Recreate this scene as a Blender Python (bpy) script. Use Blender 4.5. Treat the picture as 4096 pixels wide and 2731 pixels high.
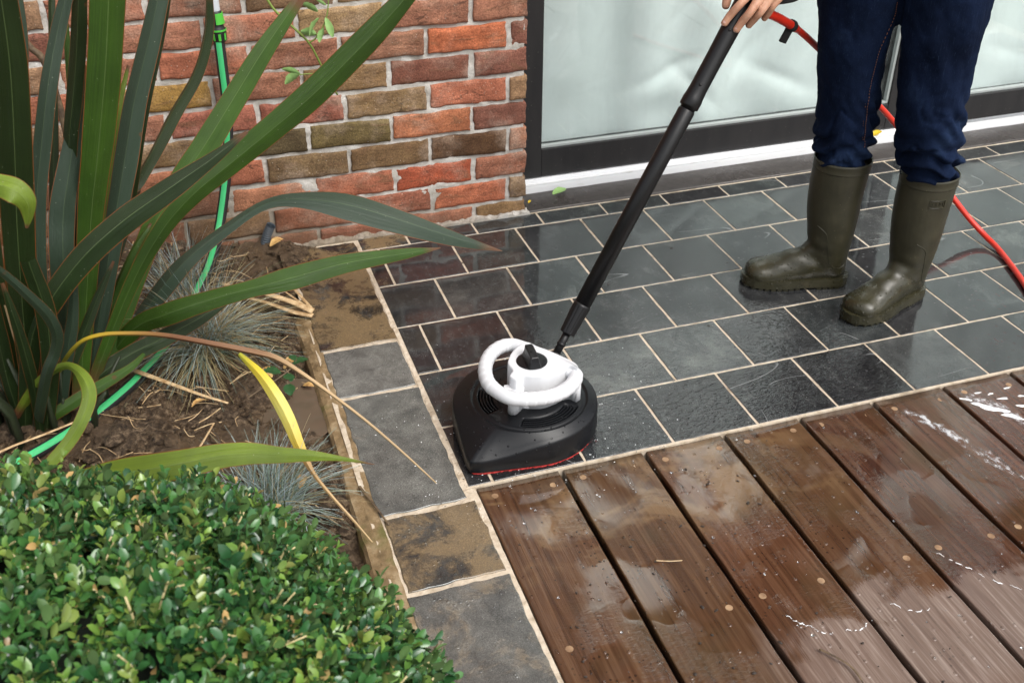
import bpy, bmesh, math, random
import numpy as np
from mathutils import Vector, Matrix

random.seed(7)
RNG = np.random.default_rng(7)
R = math.radians
scene = bpy.context.scene
for o in list(bpy.data.objects):
    bpy.data.objects.remove(o)

# ------------------------------------------------------------------ camera
cam_data = bpy.data.cameras.new('camera')
cam = bpy.data.objects.new('camera', cam_data)
scene.collection.objects.link(cam)
scene.camera = cam
cam_data.sensor_width = 36.0
cam_data.lens = 37.11
cam_data.clip_start = 0.05
cam_data.clip_end = 500.0
CAM_RIGHT = Vector((0.9485, -0.3166, 0.0029))
CAM_UP = Vector((0.1717, 0.5226, 0.8351))
CAM_BACK = CAM_RIGHT.cross(CAM_UP)
cam.matrix_world = Matrix(((CAM_RIGHT.x, CAM_UP.x, CAM_BACK.x, -0.5369),
                           (CAM_RIGHT.y, CAM_UP.y, CAM_BACK.y, -1.7306),
                           (CAM_RIGHT.z, CAM_UP.z, CAM_BACK.z, 1.3897),
                           (0, 0, 0, 1)))
cam_data.dof.use_dof = True
cam_data.dof.focus_distance = 2.3
cam_data.dof.aperture_fstop = 7.0

# ------------------------------------------------------------------ sky, sun, exposure (bright overcast)
SUN_AZ = 28.0      # degrees from -y (behind the camera) towards +x
SUN_EL = 54.0
world = bpy.data.worlds.new('World')
scene.world = world
world.use_nodes = True
wn = world.node_tree
bg = wn.nodes['Background']
sky = wn.nodes.new('ShaderNodeTexSky')
sky.sky_type = 'NISHITA'
sky.sun_disc = False
sky.sun_elevation = R(SUN_EL)
sun_dir = Vector((math.sin(R(SUN_AZ)) * math.cos(R(SUN_EL)), -math.cos(R(SUN_AZ)) * math.cos(R(SUN_EL)), math.sin(R(SUN_EL))))
sky.sun_rotation = math.atan2(sun_dir.x, sun_dir.y)
sky.air_density = 1.0
sky.dust_density = 3.0
hs = wn.nodes.new('ShaderNodeHueSaturation')
hs.inputs['Saturation'].default_value = 0.22
wn.links.new(sky.outputs['Color'], hs.inputs['Color'])
wn.links.new(hs.outputs['Color'], bg.inputs['Color'])
bg.inputs['Strength'].default_value = 0.13

sun_data = bpy.data.lights.new('sun', 'SUN')
sun_data.energy = 1.5
sun_data.angle = R(35)
sun_data.color = (1.0, 0.96, 0.9)
sun = bpy.data.objects.new('sun', sun_data)
scene.collection.objects.link(sun)
sun.rotation_euler = sun_dir.to_track_quat('Z', 'Y').to_euler()
sun.location = (2, -4, 6)

scene.view_settings.view_transform = 'Standard'
scene.view_settings.look = 'None'
scene.view_settings.gamma = 1.0
scene.view_settings.use_curve_mapping = False
scene.view_settings.exposure = 0.85

# ------------------------------------------------------------------ numeric helpers
def _h(ix, iy, iz, seed):
    n = (ix * 374761393 + iy * 668265263 + iz * 2147483647 + seed * 974711) & 0xFFFFFFFF
    n = ((n ^ (n >> 13)) * 1274126177) & 0xFFFFFFFF
    n = ((n ^ (n >> 16)) * 2246822519) & 0xFFFFFFFF
    return ((n ^ (n >> 15)) & 0xFFFF) / 65535.0

def vnoise(x, y, z=0.0, seed=0):
    x, y, z = np.broadcast_arrays(np.asarray(x, float), np.asarray(y, float), np.asarray(z, float))
    ix, iy, iz = (np.floor(a).astype(np.int64) for a in (x, y, z))
    fx, fy, fz = x - ix, y - iy, z - iz
    fx, fy, fz = (a * a * (3 - 2 * a) for a in (fx, fy, fz))
    r = 0
    for dx in (0, 1):
        wx = fx if dx else 1 - fx
        for dy in (0, 1):
            wy = fy if dy else 1 - fy
            for dz in (0, 1):
                wz = fz if dz else 1 - fz
                r = r + wx * wy * wz * _h(ix + dx, iy + dy, iz + dz, seed)
    return r * 2 - 1

def fbm(x, y, z=0.0, seed=0, octaves=4, gain=0.5):
    x, y, z = np.asarray(x, float), np.asarray(y, float), np.asarray(z, float)
    s, a, f = 0, 1.0, 1.0
    for k in range(octaves):
        s = s + a * vnoise(x * f, y * f, z * f, seed + k * 17)
        a *= gain
        f *= 2.03
    return s

def smooth(a, b, x):
    t = np.clip((np.asarray(x, float) - a) / (b - a), 0, 1)
    return t * t * (3 - 2 * t)

def catmull(pts, n):
    """n samples along a Catmull-Rom curve through rows of any width"""
    P = np.asarray(pts, float)
    P = np.vstack([2 * P[0] - P[1], P, 2 * P[-1] - P[-2]])
    m = len(P) - 3
    out = []
    for t in np.linspace(0, m, n):
        i = min(int(t), m - 1)
        u = t - i
        a, b, c, d = P[i], P[i + 1], P[i + 2], P[i + 3]
        out.append(0.5 * (2 * b + (c - a) * u + (2 * a - 5 * b + 4 * c - d) * u * u + (3 * b - a - 3 * c + d) * u ** 3))
    return np.array(out)

# ------------------------------------------------------------------ object helpers
COL = scene.collection

def link(name, mesh, mat=None, parent=None):
    o = bpy.data.objects.new(name, mesh)
    COL.objects.link(o)
    if mat is not None and mesh is not None and not mesh.materials:
        mesh.materials.append(mat)
    if parent is not None:
        o.parent = parent
    return o

def mesh_from(name, verts, faces, smooth_shade=False):
    me = bpy.data.meshes.new(name)
    me.from_pydata([tuple(map(float, v)) for v in verts], [], [tuple(map(int, f)) for f in faces])
    me.update()
    if smooth_shade:
        me.polygons.foreach_set('use_smooth', [True] * len(me.polygons))
    return me

def build(name, vf, mat=None, parent=None, sm=False):
    return link(name, mesh_from(name, vf[0], vf[1], sm), mat, parent)

def empty(name, loc=(0, 0, 0)):
    o = bpy.data.objects.new(name, None)
    COL.objects.link(o)
    o.location = loc
    o.empty_display_size = 0.05
    return o

def tag(o, label=None, cat=None, group=None, kind=None):
    if label: o['label'] = label
    if cat: o['category'] = cat
    if group: o['group'] = group
    if kind: o['kind'] = kind
    return o

def join(*vfs):
    V, F, n = [], [], 0
    for v, f in vfs:
        V.extend([tuple(q) for q in v])
        F.extend([tuple(i + n for i in q) for q in f])
        n += len(v)
    return V, F

def box(x0, x1, y0, y1, z0, z1):
    v = [(x0, y0, z0), (x1, y0, z0), (x1, y1, z0), (x0, y1, z0), (x0, y0, z1), (x1, y0, z1), (x1, y1, z1), (x0, y1, z1)]
    f = [(3, 2, 1, 0), (4, 5, 6, 7), (0, 1, 5, 4), (1, 2, 6, 5), (2, 3, 7, 6), (3, 0, 4, 7)]
    return v, f

def bevbox(x0, x1, y0, y1, z0, z1, w=0.002, seg=2):
    bm = bmesh.new()
    v, f = box(x0, x1, y0, y1, z0, z1)
    bv = [bm.verts.new(q) for q in v]
    for q in f: bm.faces.new([bv[i] for i in q])
    bmesh.ops.bevel(bm, geom=list(bm.edges), offset=w, segments=seg, profile=0.6, affect='EDGES')
    bm.verts.index_update()
    out = [tuple(q.co) for q in bm.verts], [tuple(q.index for q in fc.verts) for fc in bm.faces]
    bm.free()
    return out

def frames(P):
    P = np.asarray(P, float)
    T = np.gradient(P, axis=0)
    T /= np.linalg.norm(T, axis=1)[:, None] + 1e-12
    up = np.array([0, 0, 1.0]) if abs(T[0][2]) < 0.9 else np.array([1.0, 0, 0])
    N = [np.cross(T[0], up)]
    N[0] /= np.linalg.norm(N[0])
    for i in range(1, len(P)):
        n = N[-1] - T[i] * np.dot(N[-1], T[i])
        N.append(n / (np.linalg.norm(n) + 1e-12))
    N = np.array(N)
    return T, N, np.cross(T, N)

def tube(path, radii, seg=16, caps=True):
    P = np.asarray(path, float)
    if np.isscalar(radii): radii = [radii] * len(P)
    rr = np.asarray(radii, float)
    if rr.ndim == 1: rr = np.stack([rr, rr], 1)
    T, N, B = frames(P)
    V, F = [], []
    for i in range(len(P)):
        for k in range(seg):
            a = 2 * math.pi * k / seg
            V.append(tuple(P[i] + N[i] * math.cos(a) * rr[i, 0] + B[i] * math.sin(a) * rr[i, 1]))
    for i in range(len(P) - 1):
        for k in range(seg):
            a, b = i * seg + k, i * seg + (k + 1) % seg
            F.append((a, b, b + seg, a + seg))
    if caps:
        F.append(tuple(range(seg - 1, -1, -1)))
        F.append(tuple(range((len(P) - 1) * seg, len(P) * seg)))
    return V, F

def rings(loops, cap0=True, cap1=True):
    """loft closed loops with the same number of points"""
    n = len(loops[0])
    V = [tuple(p) for L in loops for p in L]
    F = []
    for i in range(len(loops) - 1):
        for k in range(n):
            a, b = i * n + k, i * n + (k + 1) % n
            F.append((a, b, b + n, a + n))
    if cap0: F.append(tuple(range(n - 1, -1, -1)))
    if cap1: F.append(tuple(range((len(loops) - 1) * n, len(loops) * n)))
    return V, F

def ellipsoid(c, r, nu=16, nv=12):
    V, F = [], []
    for j in range(nv + 1):
        t = math.pi * j / nv
        for i in range(nu):
            a = 2 * math.pi * i / nu
            V.append((c[0] + r[0] * math.sin(t) * math.cos(a), c[1] + r[1] * math.sin(t) * math.sin(a), c[2] - r[2] * math.cos(t)))
    for j in range(nv):
        for i in range(nu):
            a, b = j * nu + i, j * nu + (i + 1) % nu
            F.append((a, b, b + nu, a + nu))
    return V, F

def fuse(name, vf, voxel, smooth_iter=4, mat=None, parent=None):
    """one continuous surface out of overlapping closed shapes"""
    tmp = link('tmp', mesh_from('tmp', *vf))
    md = tmp.modifiers.new('r', 'REMESH')
    md.mode = 'VOXEL'
    md.voxel_size = voxel
    md.use_smooth_shade = True
    if smooth_iter:
        ms = tmp.modifiers.new('s', 'SMOOTH')
        ms.factor = 0.5
        ms.iterations = smooth_iter
    dg = bpy.context.evaluated_depsgraph_get()
    me = bpy.data.meshes.new_from_object(tmp.evaluated_get(dg))
    me.name = name
    bpy.data.objects.remove(tmp)
    me.materials.clear()
    o = link(name, me, mat, parent)
    me.polygons.foreach_set('use_smooth', [True] * len(me.polygons))
    return o

def get_co(me):
    a = np.empty(len(me.vertices) * 3)
    me.vertices.foreach_get('co', a)
    return a.reshape(-1, 3)

def get_no(me):
    a = np.empty(len(me.vertices) * 3)
    me.vertices.foreach_get('normal', a)
    return a.reshape(-1, 3)

def set_co(me, co):
    me.vertices.foreach_set('co', co.ravel())
    me.update()

def copy_tree(o, parent=None):
    c = o.copy()
    COL.objects.link(c)
    c.parent = parent
    for ch in list(o.children):
        copy_tree(ch, c)
    return c

# ------------------------------------------------------------------ material helpers
def mk(name):
    m = bpy.data.materials.new(name)
    m.use_nodes = True
    return m, m.node_tree, m.node_tree.nodes['Principled BSDF']

def nd(nt, typ, ins=None, **props):
    n = nt.nodes.new('ShaderNode' + typ)
    for k, v in props.items(): setattr(n, k, v)
    for k, v in (ins or {}).items():
        s = n.inputs[k]
        if isinstance(v, bpy.types.NodeSocket): nt.links.new(v, s)
        else: s.default_value = v
    return n

def setin(nt, b, **kw):
    for k, v in kw.items():
        k = k.replace('_', ' ')
        s = b.inputs[k]
        if isinstance(v, bpy.types.NodeSocket): nt.links.new(v, s)
        else: s.default_value = v if not (isinstance(v, tuple) and len(v) == 3) else (*v, 1)

def noise(nt, vec, scale, detail=4, rough=0.55, dist=0.0):
    return nd(nt, 'TexNoise', {'Vector': vec, 'Scale': scale, 'Detail': detail, 'Roughness': rough, 'Distortion': dist}).outputs['Fac']

def ramp(nt, fac, *stops):
    n = nd(nt, 'ValToRGB', {'Fac': fac})
    e = n.color_ramp.elements
    while len(e) < len(stops): e.new(0.5)
    for q, (p, c) in zip(e, stops):
        q.position = p
        q.color = (c, c, c, 1) if np.isscalar(c) else (*c, 1)
    return n.outputs['Color']

def mixc(nt, fac, a, b, blend='MIX'):
    n = nt.nodes.new('ShaderNodeMix')
    n.data_type = 'RGBA'
    n.blend_type = blend
    for i, v in ((0, fac), (6, a), (7, b)):
        s = n.inputs[i]
        if isinstance(v, bpy.types.NodeSocket): nt.links.new(v, s)
        else: s.default_value = v if i == 0 else (*v, 1)
    return n.outputs[2]

def mth(nt, op, a, b=0.0, c=None, clamp=False):
    n = nt.nodes.new('ShaderNodeMath')
    n.operation = op
    n.use_clamp = clamp
    for i, v in enumerate((a, b, c)):
        if v is None: continue
        if isinstance(v, bpy.types.NodeSocket): nt.links.new(v, n.inputs[i])
        else: n.inputs[i].default_value = v
    return n.outputs[0]

def step(nt, x, a, b):
    """0 below a, 1 above b (a may exceed b)"""
    n = nd(nt, 'MapRange', {'Value': x, 'From Min': a, 'From Max': b}, interpolation_type='SMOOTHSTEP')
    return n.outputs['Result']

def bump(nt, h, strength, dist, prev=None):
    n = nd(nt, 'Bump', {'Height': h, 'Strength': strength, 'Distance': dist})
    if prev is not None: nt.links.new(prev, n.inputs['Normal'])
    return n.outputs['Normal']

def scl(nt, vec, s):
    return nd(nt, 'VectorMath', {0: vec, 1: s}, operation='MULTIPLY').outputs[0]

def wpos(nt):
    return nd(nt, 'NewGeometry').outputs['Position']

def opos(nt):
    """object coordinates shifted by a random amount for each object"""
    tc = nd(nt, 'TexCoord').outputs['Object']
    r = mth(nt, 'MULTIPLY', nd(nt, 'ObjectInfo').outputs['Random'], 53.0)
    return nd(nt, 'VectorMath', {0: tc, 1: r}, operation='ADD').outputs[0]

def sep(nt, vec):
    n = nd(nt, 'SeparateXYZ', {0: vec})
    return n.outputs

def simple(name, col, rough=0.5, **kw):
    m, nt, b = mk(name)
    setin(nt, b, Base_Color=col, Roughness=rough, **kw)
    return m

FLAX_LEAVES = [  # kind, [(x,y,z mm, side vector %, width mm), ...]
 (0,[(-754,60,976,99,-8,-15,42),(-774,90,827,98,-9,-19,51),(-806,120,670,97,-10,-23,55),(-844,160,499,97,-10,-22,57),(-886,200,277,98,-9,-19,46),(-932,240,0,98,-8,-17,25)]),
 (2,[(-783,500,864,89,40,-21,31),(-792,470,766,89,39,-25,36),(-815,440,659,89,39,-26,36),(-862,400,422,89,40,-21,34),(-932,353,0,89,41,-19,27)]),
 (2,[(-665,300,911,88,-30,-38,21),(-705,290,827,90,-29,-34,27),(-745,270,727,92,-27,-29,31),(-783,260,610,93,-26,-27,33),(-814,250,504,95,-23,-21,32),(-849,240,326,96,-19,-19,30),(-903,294,0,96,-18,-19,24)]),
 (2,[(-684,360,731,91,23,-33,14),(-716,340,631,90,22,-37,31),(-750,310,541,90,21,-38,44),(-777,290,461,92,26,-28,49),(-803,270,331,94,30,-14,47),(-859,329,0,95,30,-11,36)]),
 (2,[(-708,420,649,98,-15,-14,8),(-722,400,573,97,-17,-17,25),(-744,380,481,97,-17,-18,27),(-769,350,372,96,-17,-21,24),(-851,377,0,96,-17,-22,23)]),
 (1,[(-601,240,921,96,15,-22,62),(-640,260,759,96,14,-23,61),(-682,280,606,96,13,-25,58),(-723,300,467,96,14,-25,51),(-762,300,317,95,15,-26,42),(-845,275,0,95,15,-26,31)]),
 (0,[(-654,300,910,87,-42,-24,26),(-681,310,795,87,-42,-26,31),(-713,320,681,86,-43,-27,32),(-754,330,533,87,-42,-25,28),(-878,386,0,88,-41,-25,25)]),
 (2,[(-515,440,858,87,-40,-29,35),(-563,420,742,87,-40,-30,42),(-611,400,632,88,-39,-28,46),(-649,380,525,89,-38,-25,48),(-689,360,414,89,-38,-26,44),(-746,340,250,89,-38,-25,38),(-832,304,0,89,-38,-25,25)]),
 (0,[(-426,620,798,45,-89,10,26),(-444,600,705,45,-89,12,40),(-481,570,628,44,-90,7,47),(-542,540,556,45,-89,8,50),(-595,500,492,49,-86,12,50),(-638,470,444,49,-86,13,46),(-689,430,381,47,-88,8,46),(-841,323,0,47,-88,6,34)]),
 (1,[(-237,560,775,70,-43,-57,22),(-332,540,673,72,-42,-55,42),(-404,520,589,74,-42,-53,51),(-482,490,501,74,-42,-53,56),(-555,460,423,76,-41,-51,56),(-643,420,316,84,-35,-40,51),(-819,316,0,87,-33,-37,35)]),
 (1,[(-85,200,859,68,-21,-70,32),(-164,220,776,66,-21,-72,49),(-276,250,668,62,-21,-75,55),(-365,270,596,58,-22,-79,51),(-452,290,528,57,-22,-79,47),(-538,300,463,64,-19,-74,41),(-614,310,382,78,-13,-61,35),(-703,310,249,86,-7,-51,28),(-841,290,0,88,-5,-48,21)]),
 (0,[(-418,140,651,42,-53,-73,6),(-487,150,603,41,-54,-74,25),(-573,160,550,40,-54,-74,43),(-660,170,496,45,-52,-72,49),(-747,180,427,57,-48,-67,50),(-825,190,340,71,-41,-57,46),(-882,200,246,90,-25,-37,41),(-953,232,0,93,-20,-30,30)]),
 (1,[(-692,400,874,88,-47,-12,8),(-709,400,754,88,-47,-11,14),(-725,390,648,88,-47,-9,14),(-753,370,496,88,-47,-9,11)]),
 (3,[(-611,520,672,71,-69,-13,8),(-644,500,599,72,-68,-11,17),(-675,480,506,74,-67,-9,19),(-731,440,321,74,-67,-8,13)]),
 (0,[(-718,500,851,94,-31,-14,13),(-744,480,725,94,-31,-14,16),(-774,450,578,94,-31,-13,20),(-847,380,225,94,-31,-13,21)]),
 (0,[(-505,470,825,56,-82,-11,10),(-536,460,745,57,-82,-8,17),(-569,440,667,58,-81,-5,19),(-606,420,569,58,-81,-8,17),(-669,400,372,57,-81,-10,18)]),
 (2,[(179,478,130,-24,-71,-66,2),(65,461,190,-30,-71,-64,36),(-69,472,255,-38,-70,-60,63),(-193,509,300,-35,-71,-60,71),(-299,531,320,-14,-76,-64,40),(-380,526,320,29,-76,-59,26),(-476,487,290,47,-73,-50,29),(-560,459,250,50,-72,-48,39),(-621,447,200,56,-69,-45,46),(-697,433,120,66,-65,-37,43),(-814,365,0,70,-63,-33,33)]),
 (1,[(-41,235,300,5,-60,-80,2),(-129,208,315,3,-60,-80,25),(-252,197,320,6,-61,-79,41),(-362,190,310,9,-61,-79,49),(-451,206,290,6,-61,-79,37),(-540,237,260,8,-60,-80,42),(-627,276,220,16,-58,-80,48),(-712,342,150,52,-50,-70,39),(-832,371,0,65,-44,-61,26)]),
 (0,[(-463,359,200,44,-59,-68,4),(-554,314,180,39,-61,-69,29),(-642,301,150,31,-62,-72,39),(-719,302,120,34,-61,-71,41),(-789,300,80,57,-53,-63,34),(-859,296,0,68,-47,-57,26)]),
 (4,[(-903,294,0,-87,-47,12,10),(-854,240,140,-90,-39,20,11),(-798,174,240,-83,-17,54,10),(-750,148,270,-36,-1,93,11),(-694,120,280,-12,1,99,11),(-630,84,285,3,0,100,12),(-546,41,275,20,-5,98,14),(-469,23,250,31,-8,95,15),(-431,12,235,48,-14,87,14),(-387,-5,200,59,-20,79,10),(-332,-32,150,59,-21,78,8),(-278,-66,100,57,-20,80,7),(-222,-120,50,54,-18,82,6),(-172,-176,6,54,-17,83,3)]),
 (5,[(-500,18,260,75,22,62,8),(-471,-39,245,81,17,56,20),(-450,-86,220,90,6,44,26),(-435,-113,180,94,-3,33,26),(-424,-146,140,94,-2,34,21),(-408,-180,100,90,6,44,9),(-382,-217,65,85,13,51,6),(-354,-249,30,82,17,55,5),(-328,-304,12,80,20,56,3)]),
 (3,[(-940,116,30,91,37,18,24),(-889,-43,90,67,55,49,32),(-821,-135,150,14,66,74,42),(-755,-184,190,7,66,74,49),(-687,-222,215,8,67,73,54),(-621,-243,230,3,68,73,49),(-563,-249,235,5,68,73,44),(-513,-252,230,18,67,72,38),(-463,-254,215,21,66,72,29),(-410,-242,190,22,66,72,20),(-356,-231,160,29,64,71,9),(-297,-217,120,32,63,70,1)]),
 (3,[(-955,229,60,-83,-1,55,20),(-902,200,140,-80,5,60,20),(-855,158,200,-61,21,77,17),(-816,124,230,14,42,90,16),(-788,72,230,84,21,50,26),(-782,37,210,98,-19,-3,27),(-802,7,180,84,-43,-34,26),(-831,-12,150,68,-55,-48,26),(-871,-27,120,61,-59,-53,23)]),
 (2,[(-877,0,539,88,16,45,11),(-853,20,487,89,15,43,15),(-832,40,432,92,13,37,19),(-816,60,379,98,5,18,22),(-814,80,325,97,-15,-19,23),(-831,100,274,82,-34,-46,22),(-861,120,212,83,-31,-47,22),(-932,240,0,85,-28,-45,22)]),
 (3,[(-1024,286,0,-98,-19,-8,25),(-1008,50,393,-99,-9,11,25),(-916,-80,630,-81,18,55,27),(-826,-140,724,-43,39,81,30),(-796,-160,732,33,54,78,36),(-774,-170,723,68,52,52,38),(-765,-170,702,93,36,12,29),(-770,-165,678,96,20,-21,15),(-777,-160,659,94,15,-31,4)]),
 (1,[(-625,400,373,46,-86,-23,7),(-668,390,325,49,-84,-22,21),(-719,380,244,55,-82,-17,26),(-759,360,176,54,-81,-24,24),(-837,373,0,53,-80,-29,17)]),
 (1,[(-671,328,120,63,-38,-68,3),(-711,260,120,52,-43,-74,15),(-771,225,110,39,-47,-79,24),(-830,212,90,40,-47,-79,27),(-898,216,50,49,-43,-76,24),(-953,232,0,56,-40,-73,20)]),
 (0,[(-890,300,418,96,-25,-14,16),(-910,300,283,97,-23,-12,33),(-926,300,127,98,-21,-4,40),(-929,271,0,98,-18,2,32)]),
 (2,[(-714,420,328,86,33,-39,9),(-756,400,218,86,33,-40,28),(-802,380,105,84,32,-44,34),(-841,323,0,82,31,-48,28)]),
 (0,[(-654,460,298,85,17,-51,18),(-711,430,192,83,15,-53,37),(-778,400,87,80,14,-58,37),(-832,320,0,79,12,-60,27)]),
 (0,[(-820,380,366,88,-46,-9,9),(-844,360,236,88,-47,-10,28),(-878,330,96,90,-44,0,39),(-893,259,0,92,-36,12,29)]),
 (2,[(-772,250,385,96,-18,-22,8),(-804,240,257,94,-21,-27,24),(-846,240,138,93,-21,-29,28),(-884,240,0,94,-19,-26,22)]),
 (0,[(-835,140,454,98,18,4,28),(-834,160,330,99,12,-7,37),(-857,180,191,98,3,-22,34),(-910,218,0,96,0,-26,25)]),
 (0,[(-936,250,375,93,-35,-7,26),(-946,250,238,94,-35,-6,36),(-953,250,111,95,-31,1,32),(-945,245,0,96,-28,8,25)]),
 (0,[(-970,400,380,76,64,-10,15),(-974,380,228,76,64,-11,34),(-971,350,92,74,66,-12,35),(-948,309,0,73,68,-12,25)]),
 (0,[(-870,300,898,98,-21,-7,28),(-888,290,695,97,-21,-9,45),(-915,280,469,97,-21,-10,47),(-938,270,245,98,-18,-8,33),(-948,309,0,99,-15,-6,23)]),
 (0,[(-823,380,584,96,-27,-12,5),(-842,370,462,95,-27,-13,17),(-863,360,323,96,-27,-11,22),(-884,340,169,96,-26,-8,21),(-904,311,0,97,-25,-7,16)]),
 (0,[(-737,360,402,83,44,-34,6),(-768,350,311,83,45,-32,17),(-796,340,217,84,46,-31,23),(-832,330,109,82,45,-36,21),(-868,299,0,81,44,-39,16)]),
 (1,[(-867,300,498,84,-54,-7,5),(-877,300,377,83,-55,-8,14),(-891,300,259,83,-55,-7,19),(-904,290,129,84,-55,-1,17),(-915,266,0,84,-54,3,13)]),
 (0,[(-706,300,348,81,-36,-47,5),(-755,290,270,82,-35,-45,18),(-801,280,190,83,-34,-44,23),(-849,270,108,83,-33,-44,22),(-903,278,0,84,-32,-44,15)]),
 (2,[(-692,400,250,84,15,-51,4),(-735,390,176,84,15,-52,15),(-780,380,100,83,14,-55,18),(-820,360,40,76,10,-64,17),(-855,303,0,72,5,-69,13)]),
 (0,[(-892,160,408,98,20,2,6),(-891,170,316,98,19,2,18),(-893,180,220,99,17,-3,23),(-902,200,113,99,12,-10,22),(-918,213,0,99,10,-13,16)]),
 (4,[(-907,200,340,99,-15,-7,3),(-910,220,249,99,-14,-2,8),(-907,220,176,99,-16,0,10),(-910,220,90,97,-21,-9,9),(-923,222,0,96,-24,-13,8)]),
 (0,[(-753,450,547,92,25,-29,3),(-784,440,441,92,25,-29,17),(-819,430,319,93,26,-28,22),(-852,410,186,92,27,-27,21),(-886,338,0,92,27,-28,16)]),
 (0,[(-631,520,413,84,-40,-37,4),(-679,500,325,85,-40,-35,16),(-727,470,240,87,-38,-31,20),(-777,430,137,91,-34,-25,18),(-841,340,0,92,-33,-22,14)]),
]

# ------------------------------------------------------------------ materials
def droplets(nt, vec, scale, lo, hi):
    """height of scattered small water drops"""
    v = nd(nt, 'TexVoronoi', {'Vector': vec, 'Scale': scale, 'Randomness': 1.0})
    keep = step(nt, sep(nt, v.outputs['Color'])[0], lo, lo + 0.02)
    return mth(nt, 'MULTIPLY', step(nt, v.outputs['Distance'], hi, hi * 0.5), keep)

def mat_slate():
    m, nt, b = mk('wet_slate')
    w, p = wpos(nt), opos(nt)
    oi = nd(nt, 'ObjectInfo')
    rnd = oi.outputs['Random']
    n1 = noise(nt, p, 9, 6, 0.6, 0.4)
    n2 = noise(nt, scl(nt, p, (60, 25, 30)), 1.0, 4, 0.65)
    base = ramp(nt, n1, (0.25, (0.011, 0.0112, 0.0122)), (0.55, (0.028, 0.0288, 0.0300)), (0.8, (0.074, 0.074, 0.071)))
    base = mixc(nt, 1.0, base, ramp(nt, rnd, (0.0, (0.45, 0.45, 0.48)), (0.25, (0.80, 0.76, 0.76)), (0.5, (1.0, 1.05, 1.08)), (0.75, (1.15, 1.32, 1.25)), (0.9, (2.0, 2.1, 2.0)), (1.0, (1.3, 1.22, 1.15))), 'MULTIPLY')
    base = mixc(nt, mth(nt, 'MULTIPLY', ramp(nt, n2, (0.45, 0.0), (0.8, 1.0)), 0.35), base, (0.085, 0.088, 0.085))
    # pale hairline veins on some tiles
    ridge = mth(nt, 'ABSOLUTE', mth(nt, 'SUBTRACT', noise(nt, scl(nt, p, (1.0, 2.4, 1.0)), 2.6, 1, 0.4, 0.15), 0.5))
    vein = mth(nt, 'MULTIPLY', step(nt, ridge, 0.0030, 0.0006), step(nt, noise(nt, p, 7, 1), 0.54, 0.60))
    base = mixc(nt, mth(nt, 'MULTIPLY', mth(nt, 'MULTIPLY', vein, step(nt, sep(nt, oi.outputs['Color'])[0], 0.21, 0.2)), 0.4), base, (0.35, 0.36, 0.36))
    # brown deposits of mud: amount is set by the object's own colour (red channel)
    amt = sep(nt, oi.outputs['Color'])[0]
    nm = noise(nt, w, 8.0, 7, 0.70, 0.4)
    mud = step(nt, mth(nt, 'ADD', nm, amt), 0.98, 1.14)
    mudc = mixc(nt, noise(nt, w, 130, 4, 0.7), (0.095, 0.062, 0.028), (0.29, 0.20, 0.10))
    base = mixc(nt, mth(nt, 'MULTIPLY', mud, 0.8), base, mudc)
    grey = sep(nt, oi.outputs['Color'])[1]      # bleached, dried slabs
    gn = mth(nt, 'MULTIPLY', grey, ramp(nt, noise(nt, w, 16, 6, 0.7, 0.5), (0.35, 0.25), (0.65, 1.0)))
    base = mixc(nt, gn, base, (0.205, 0.205, 0.188))
    # tiny pale specks scattered at random
    vs = nd(nt, 'TexVoronoi', {'Vector': w, 'Scale': 150.0})
    speck = mth(nt, 'MULTIPLY', step(nt, vs.outputs['Distance'], 0.16, 0.08), step(nt, sep(nt, vs.outputs['Color'])[1], 0.90, 0.92))
    base = mixc(nt, mth(nt, 'MULTIPLY', speck, 0.6), base, (0.38, 0.37, 0.34))
    grain = noise(nt, w, 420, 3, 0.8)
    base = mixc(nt, 1.0, base, ramp(nt, grain, (0.32, 0.55), (0.5, 0.95), (0.68, 1.75)), 'MULTIPLY')
    wet = noise(nt, w, 3.2, 3, 0.5)
    rgh = ramp(nt, wet, (0.38, 0.035), (0.52, 0.07), (0.64, 0.17))
    rgh = mixc(nt, mth(nt, 'MULTIPLY', mud, 0.8), rgh, (0.45, 0.45, 0.45))
    rgh = mixc(nt, mth(nt, 'MULTIPLY', grey, 0.6), rgh, (0.5, 0.5, 0.5))
    setin(nt, b, Base_Color=base, Roughness=rgh, Specular_IOR_Level=0.85)
    # riven relief + running water ripples near the cleaner + scattered drops
    x, y, z = sep(nt, w)
    rip = mth(nt, 'MULTIPLY', step(nt, mth(nt, 'ADD', x, mth(nt, 'MULTIPLY', noise(nt, w, 5, 2), 0.3)), 0.22, 0.42),
              step(nt, mth(nt, 'ADD', y, mth(nt, 'MULTIPLY', noise(nt, w, 6, 2), 0.3)), 0.50, 0.25))
    rip = mth(nt, 'MULTIPLY', rip, step(nt, x, 1.05, 0.75))
    h1 = mth(nt, 'ADD', mth(nt, 'MULTIPLY', n1, 0.6), mth(nt, 'MULTIPLY', n2, 0.12))
    nb = bump(nt, h1, 0.11, 0.004)
    wv = noise(nt, scl(nt, w, (45, 85, 40)), 1.0, 3, 0.5, 1.4)
    nb = bump(nt, mth(nt, 'MULTIPLY', wv, rip), 0.5, 0.005, nb)
    nb = bump(nt, droplets(nt, w, 95.0, 0.80, 0.30), 0.5, 0.003, nb)
    nt.links.new(nb, b.inputs['Normal'])
    return m

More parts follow.
